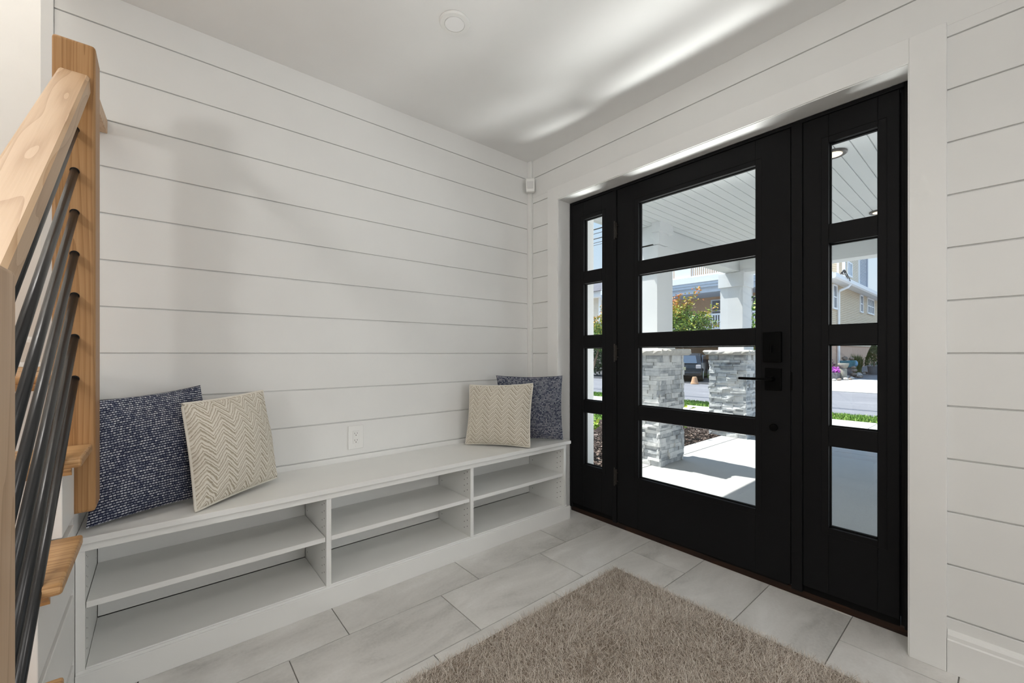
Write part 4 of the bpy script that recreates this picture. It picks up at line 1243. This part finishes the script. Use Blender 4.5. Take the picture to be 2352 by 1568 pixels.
# ------------------------------------------------------------------ garden bed along the beige house
g1 = gz(21.6)
pl = thing('stone_planter', 'low dark stone planter of purple flowers by the beige house', 'planter', (21.45, 4.66, g1))
MB().box(21.2, 21.65, 4.44, 4.90, g1, .28).build('planter_box', M['planter'], pl, bevel=.02)
lf = MB(); rg = random.Random(31)
crown(lf, (21.42, 4.67, .38), (.2, .25, .13), 300, .08, .035, rg, .2); lf.build('flowers', M['purple'], pl)
lf = MB(); crown(lf, (21.45, 4.75, .62), (.14, .15, .20), 150, .11, .02, rg, .2); lf.build('dark_foliage', M['darkleaf'], pl)
bx_, by_ = 21.75, 4.36
bb = thing('birdbath', 'stone birdbath with a shallow bowl on a thick pedestal', 'birdbath', (bx_, by_, g1))
MB().lathe([(.07, .455), (.12, .48), (.17, .56), (.195, .665), (.18, .67), (.14, .60), (.05, .57)], bx_, by_, 24).build('bowl', M['bathstone'], bb, smooth=True)
MB().lathe([(.135, g1), (.13, .1), (.12, .2), (.12, .42), (.10, .46)], bx_, by_, 20).build('pedestal', M['bathstone'], bb, smooth=True)
g2 = gz(23.0)
tp = thing('boat_planter', 'teal glazed boat-shaped planter beside the birdbath', 'planter', (23.0, 4.45, g2))
prof = [(-.27, .78), (-.26, .56), (-.16, .46), (.18, .46), (.25, .56), (.29, .76)]
mb = MB().prism([(4.44+a, b) for a, b in prof], 'x', 22.85, 23.15)
mb.build('planter_bowl', M['teal'], tp, bevel=.03, seg=3)
MB().blob((23.0, 4.21, .62), (.12, .11, .13), 3, .1).build('bow', M['tealblue'], tp, smooth=True)
MB().box(22.9, 23.12, 4.30, 4.58, g2, .47).build('base', M['planter'], tp, bevel=.02)
for i, (yy, r) in enumerate(((4.57, .085), (4.33, .07))):
    g_ = thing('garden_rock', ('larger brown rock piled on the teal planter, nearer the downspout', 'smaller brown rock piled on the teal planter, nearer the tall grass')[i], 'rock', (23.0, yy, .78))
    MB().blob((23.0, yy, .78+r*.9), (.08, r*1.2, r), 40+i, .28).build('stone', M['boulder'], g_, smooth=True)
for i, (yy, zz, r) in enumerate(((4.20, g2+.10, .11), (4.17, g2+.27, .09), (4.20, g2+.41, .075))):
    tag(MB().blob((22.68, yy, zz), (r, r*1.1, r*.78), 50+i, .16).build('boulder', M['boulder'], smooth=True),
        ('bottom boulder of the small stack beside the birdbath', 'middle boulder of the small stack beside the birdbath', 'top boulder of the small stack beside the birdbath')[i], 'boulder', 'stacked boulders by the birdbath')
rg = random.Random(77)
for i in range(30):
    u = i/29
    x = 20.9 + 4.6*u; yv = 4.28 - .12*u + rg.choice((-.05, .06)) + (.0 if x > 21.3 else .15)
    r = rg.uniform(.055, .085)
    if abs(x-bx_) < .26: yv = 4.10
    if abs(x-22.68) < .22: yv = 3.98
    tag(MB().blob((x, yv, gz(x)+r*.5), (r*.9, r*1.2, r*.8), 100+i, .12, 8, 6).build('border_rock', M['paleboulder'] if rg.random() < .6 else M['boulder'], smooth=True),
        'rounded rock in the border edging the planting bed by the beige house', 'rock', 'border rocks along the bed')
ox, oy, og_ = 24.5, 4.42, gz(24.5)
og = thing('ornamental_grass', 'tall tuft of green ornamental grass by the terracotta wall', 'grass', (ox, oy, og_))
mb = MB(); rg = random.Random(9)
for _ in range(460):
    a = rg.uniform(0, 6.28); k = rg.uniform(.1, 1); b = Vector((ox+rg.uniform(-.15, .15), oy+rg.uniform(-.14, .14), og_))
    hgt = rg.uniform(.5, 1.0); sp = rg.uniform(.05, .26)
    dx, dy = math.cos(a)*sp, math.sin(a)*sp; w = .009
    m1 = b+Vector((dx*.35, dy*.35, hgt*.6)); t1 = b+Vector((dx, dy, hgt*(1-.15*k)))
    s_ = Vector((-.6, .8, 0))*w
    mb.add([b-s_, b+s_, m1+s_, t1, m1-s_], [(0, 1, 2, 3, 4)])
mb.build('blades', M['leaf_grass'], og)
ax, ay, ag = 24.4, 3.80, gz(24.4)
av = thing('potted_arborvitae', 'conical evergreen in a dark grey pot on the driveway', 'potted tree', (ax, ay, ag))
MB().lathe([(.19, ag), (.21, ag+.1), (.235, ag+.34), (.245, ag+.37), (.21, ag+.37)], ax, ay, 20).build('pot', M['pot'], av)
lf = MB(); rg = random.Random(19)
for _ in range(2600):
    u = rg.random()**.8; z = ag+.36 + .95*u; rr = .29*(1-u**1.7)*(1-.15*rg.random()) + .02; a = rg.uniform(0, 6.28)
    p = Vector((ax+rr*math.cos(a), ay+rr*math.sin(a), z))
    leaf(lf, p, Vector((math.cos(a)*.5, math.sin(a)*.5, 1+rg.gauss(0, .3))), .075, .016, rg)
lf.build('foliage', M['leaf_ever'], av)
MB().tube([(ax, ay, ag+.3), (ax, ay, ag+1.2)], [.035, .012], 8).build('trunk', M['bark'], av)

# ------------------------------------------------------------------ power lines
wires = [(5.36, .020, 'thick uppermost power line across the sky'), (5.21, .010, 'thin power line, second from the top'), (5.03, .015, 'medium power line in the middle of the bundle'),
         (4.89, .009, 'thin power line below the medium one'), (4.81, .007, 'faint lowest power line')]
for z, r, lab in wires:
    pts = [(11.5, -30+4*i, z + .0006*((i-9.6)**2)) for i in range(25)]
    tag(MB().tube(pts, r, 6).build('power_line', M['cable']), lab, 'power line', 'power lines along the street')

# ------------------------------------------------------------------ light
sun = bpy.data.lights.new('sun', 'SUN'); sun.energy = 13.0; sun.angle = math.radians(.53); sun.color = (1.0, .965, .91)
so = bpy.data.objects.new('sun', sun); COL.objects.link(so)
sd = Vector((-.131, .469, 1.0)).normalized()
so.rotation_euler = sd.to_track_quat('Z', 'Y').to_euler(); so.location = (0, 0, 20)

w = bpy.data.worlds.new('world'); S.world = w; w.use_nodes = True
nt = w.node_tree; nt.nodes.clear()
bg = nt.nodes.new('ShaderNodeBackground'); ow = nt.nodes.new('ShaderNodeOutputWorld'); nt.links.new(bg.outputs[0], ow.inputs[0])
tc = nt.nodes.new('ShaderNodeTexCoord'); sp = nt.nodes.new('ShaderNodeSeparateXYZ'); nt.links.new(tc.outputs['Generated'], sp.inputs[0])
c = ramp(nt, sp.outputs[2], [(.0, (.60, .60, .58)), (.02, (.80, .88, .96)), (.30, (.58, .77, .97)), (1.0, (.30, .50, .86))])
nt.links.new(c, bg.inputs['Color'])
mr = nt.nodes.new('ShaderNodeMapRange'); mr.interpolation_type = 'SMOOTHSTEP'
for i_, v_ in ((1, .26), (2, .60), (3, 1.05), (4, 2.3)): mr.inputs[i_].default_value = v_
nt.links.new(sp.outputs[2], mr.inputs[0]); nt.links.new(mr.outputs[0], bg.inputs['Strength'])

def area(name, loc, target, sx, sy, power, colr=(1, .97, .93), spread=180):
    l = bpy.data.lights.new(name, 'AREA'); l.shape = 'RECTANGLE'; l.size = sx; l.size_y = sy; l.energy = power; l.color = colr
    l.spread = math.radians(spread)
    o = bpy.data.objects.new(name, l); COL.objects.link(o); o.location = loc
    o.rotation_euler = (Vector(loc)-Vector(target)).to_track_quat('Z', 'Y').to_euler()
    return o
area('rear_fill', (1.0, -3.5, 1.35), (.1, 2.2, 1.15), 1.8, 1.6, 9, (.99, .99, 1), 80)  # added fill light behind the camera; the rear wall has no window
area('ceiling_uplight_fill', (-2.2, -.6, 1.5), (-1.7, -.2, 2.5), .5, .5, 58, (1, .985, .965))  # added upward light to brighten the ceiling; no floor lamp stands here
area('hall_top_fill', (.2, -.6, 2.42), (.2, -.5, 0), .7, .7, 13, (1, .97, .93), 150)  # added soft fill from overhead, behind the camera; no fixture there
area('stairwell_fill', (-.9, 1.9, 4.9), (-.9, 2.0, 0), .8, .8, 41, (1, .97, .93))  # unseen light added to brighten the stairwell; no lamp hangs here
area('porch_bounce_fill', (2.93, 1.80, -.075), (1.68, 1.45, 2.44), 1.6, .42, 52, (1, .99, .97), 80)  # added light boosting the sunlit slab's bounce through the panes onto the ceiling
area('street_side_fill', (5.2, -.9, 1.3), (1.15, 2.2, 1.2), 2.2, 1.8, 16, (.97, .985, 1), 90)  # added unseen fill outside, shining through the door onto the bench wall

# ------------------------------------------------------------------ render look
S.view_settings.view_transform = 'Standard'; S.view_settings.look = 'None'
S.view_settings.exposure = -.06; S.view_settings.gamma = 1; S.view_settings.use_curve_mapping = False
try:
    cy = S.cycles
    cy.max_bounces = 10; cy.diffuse_bounces = 6; cy.glossy_bounces = 4; cy.transmission_bounces = 8; cy.transparent_max_bounces = 16
    cy.caustics_reflective = False; cy.caustics_refractive = False
    cy.use_denoising = True; cy.sample_clamp_indirect = 6.0
except Exception: pass
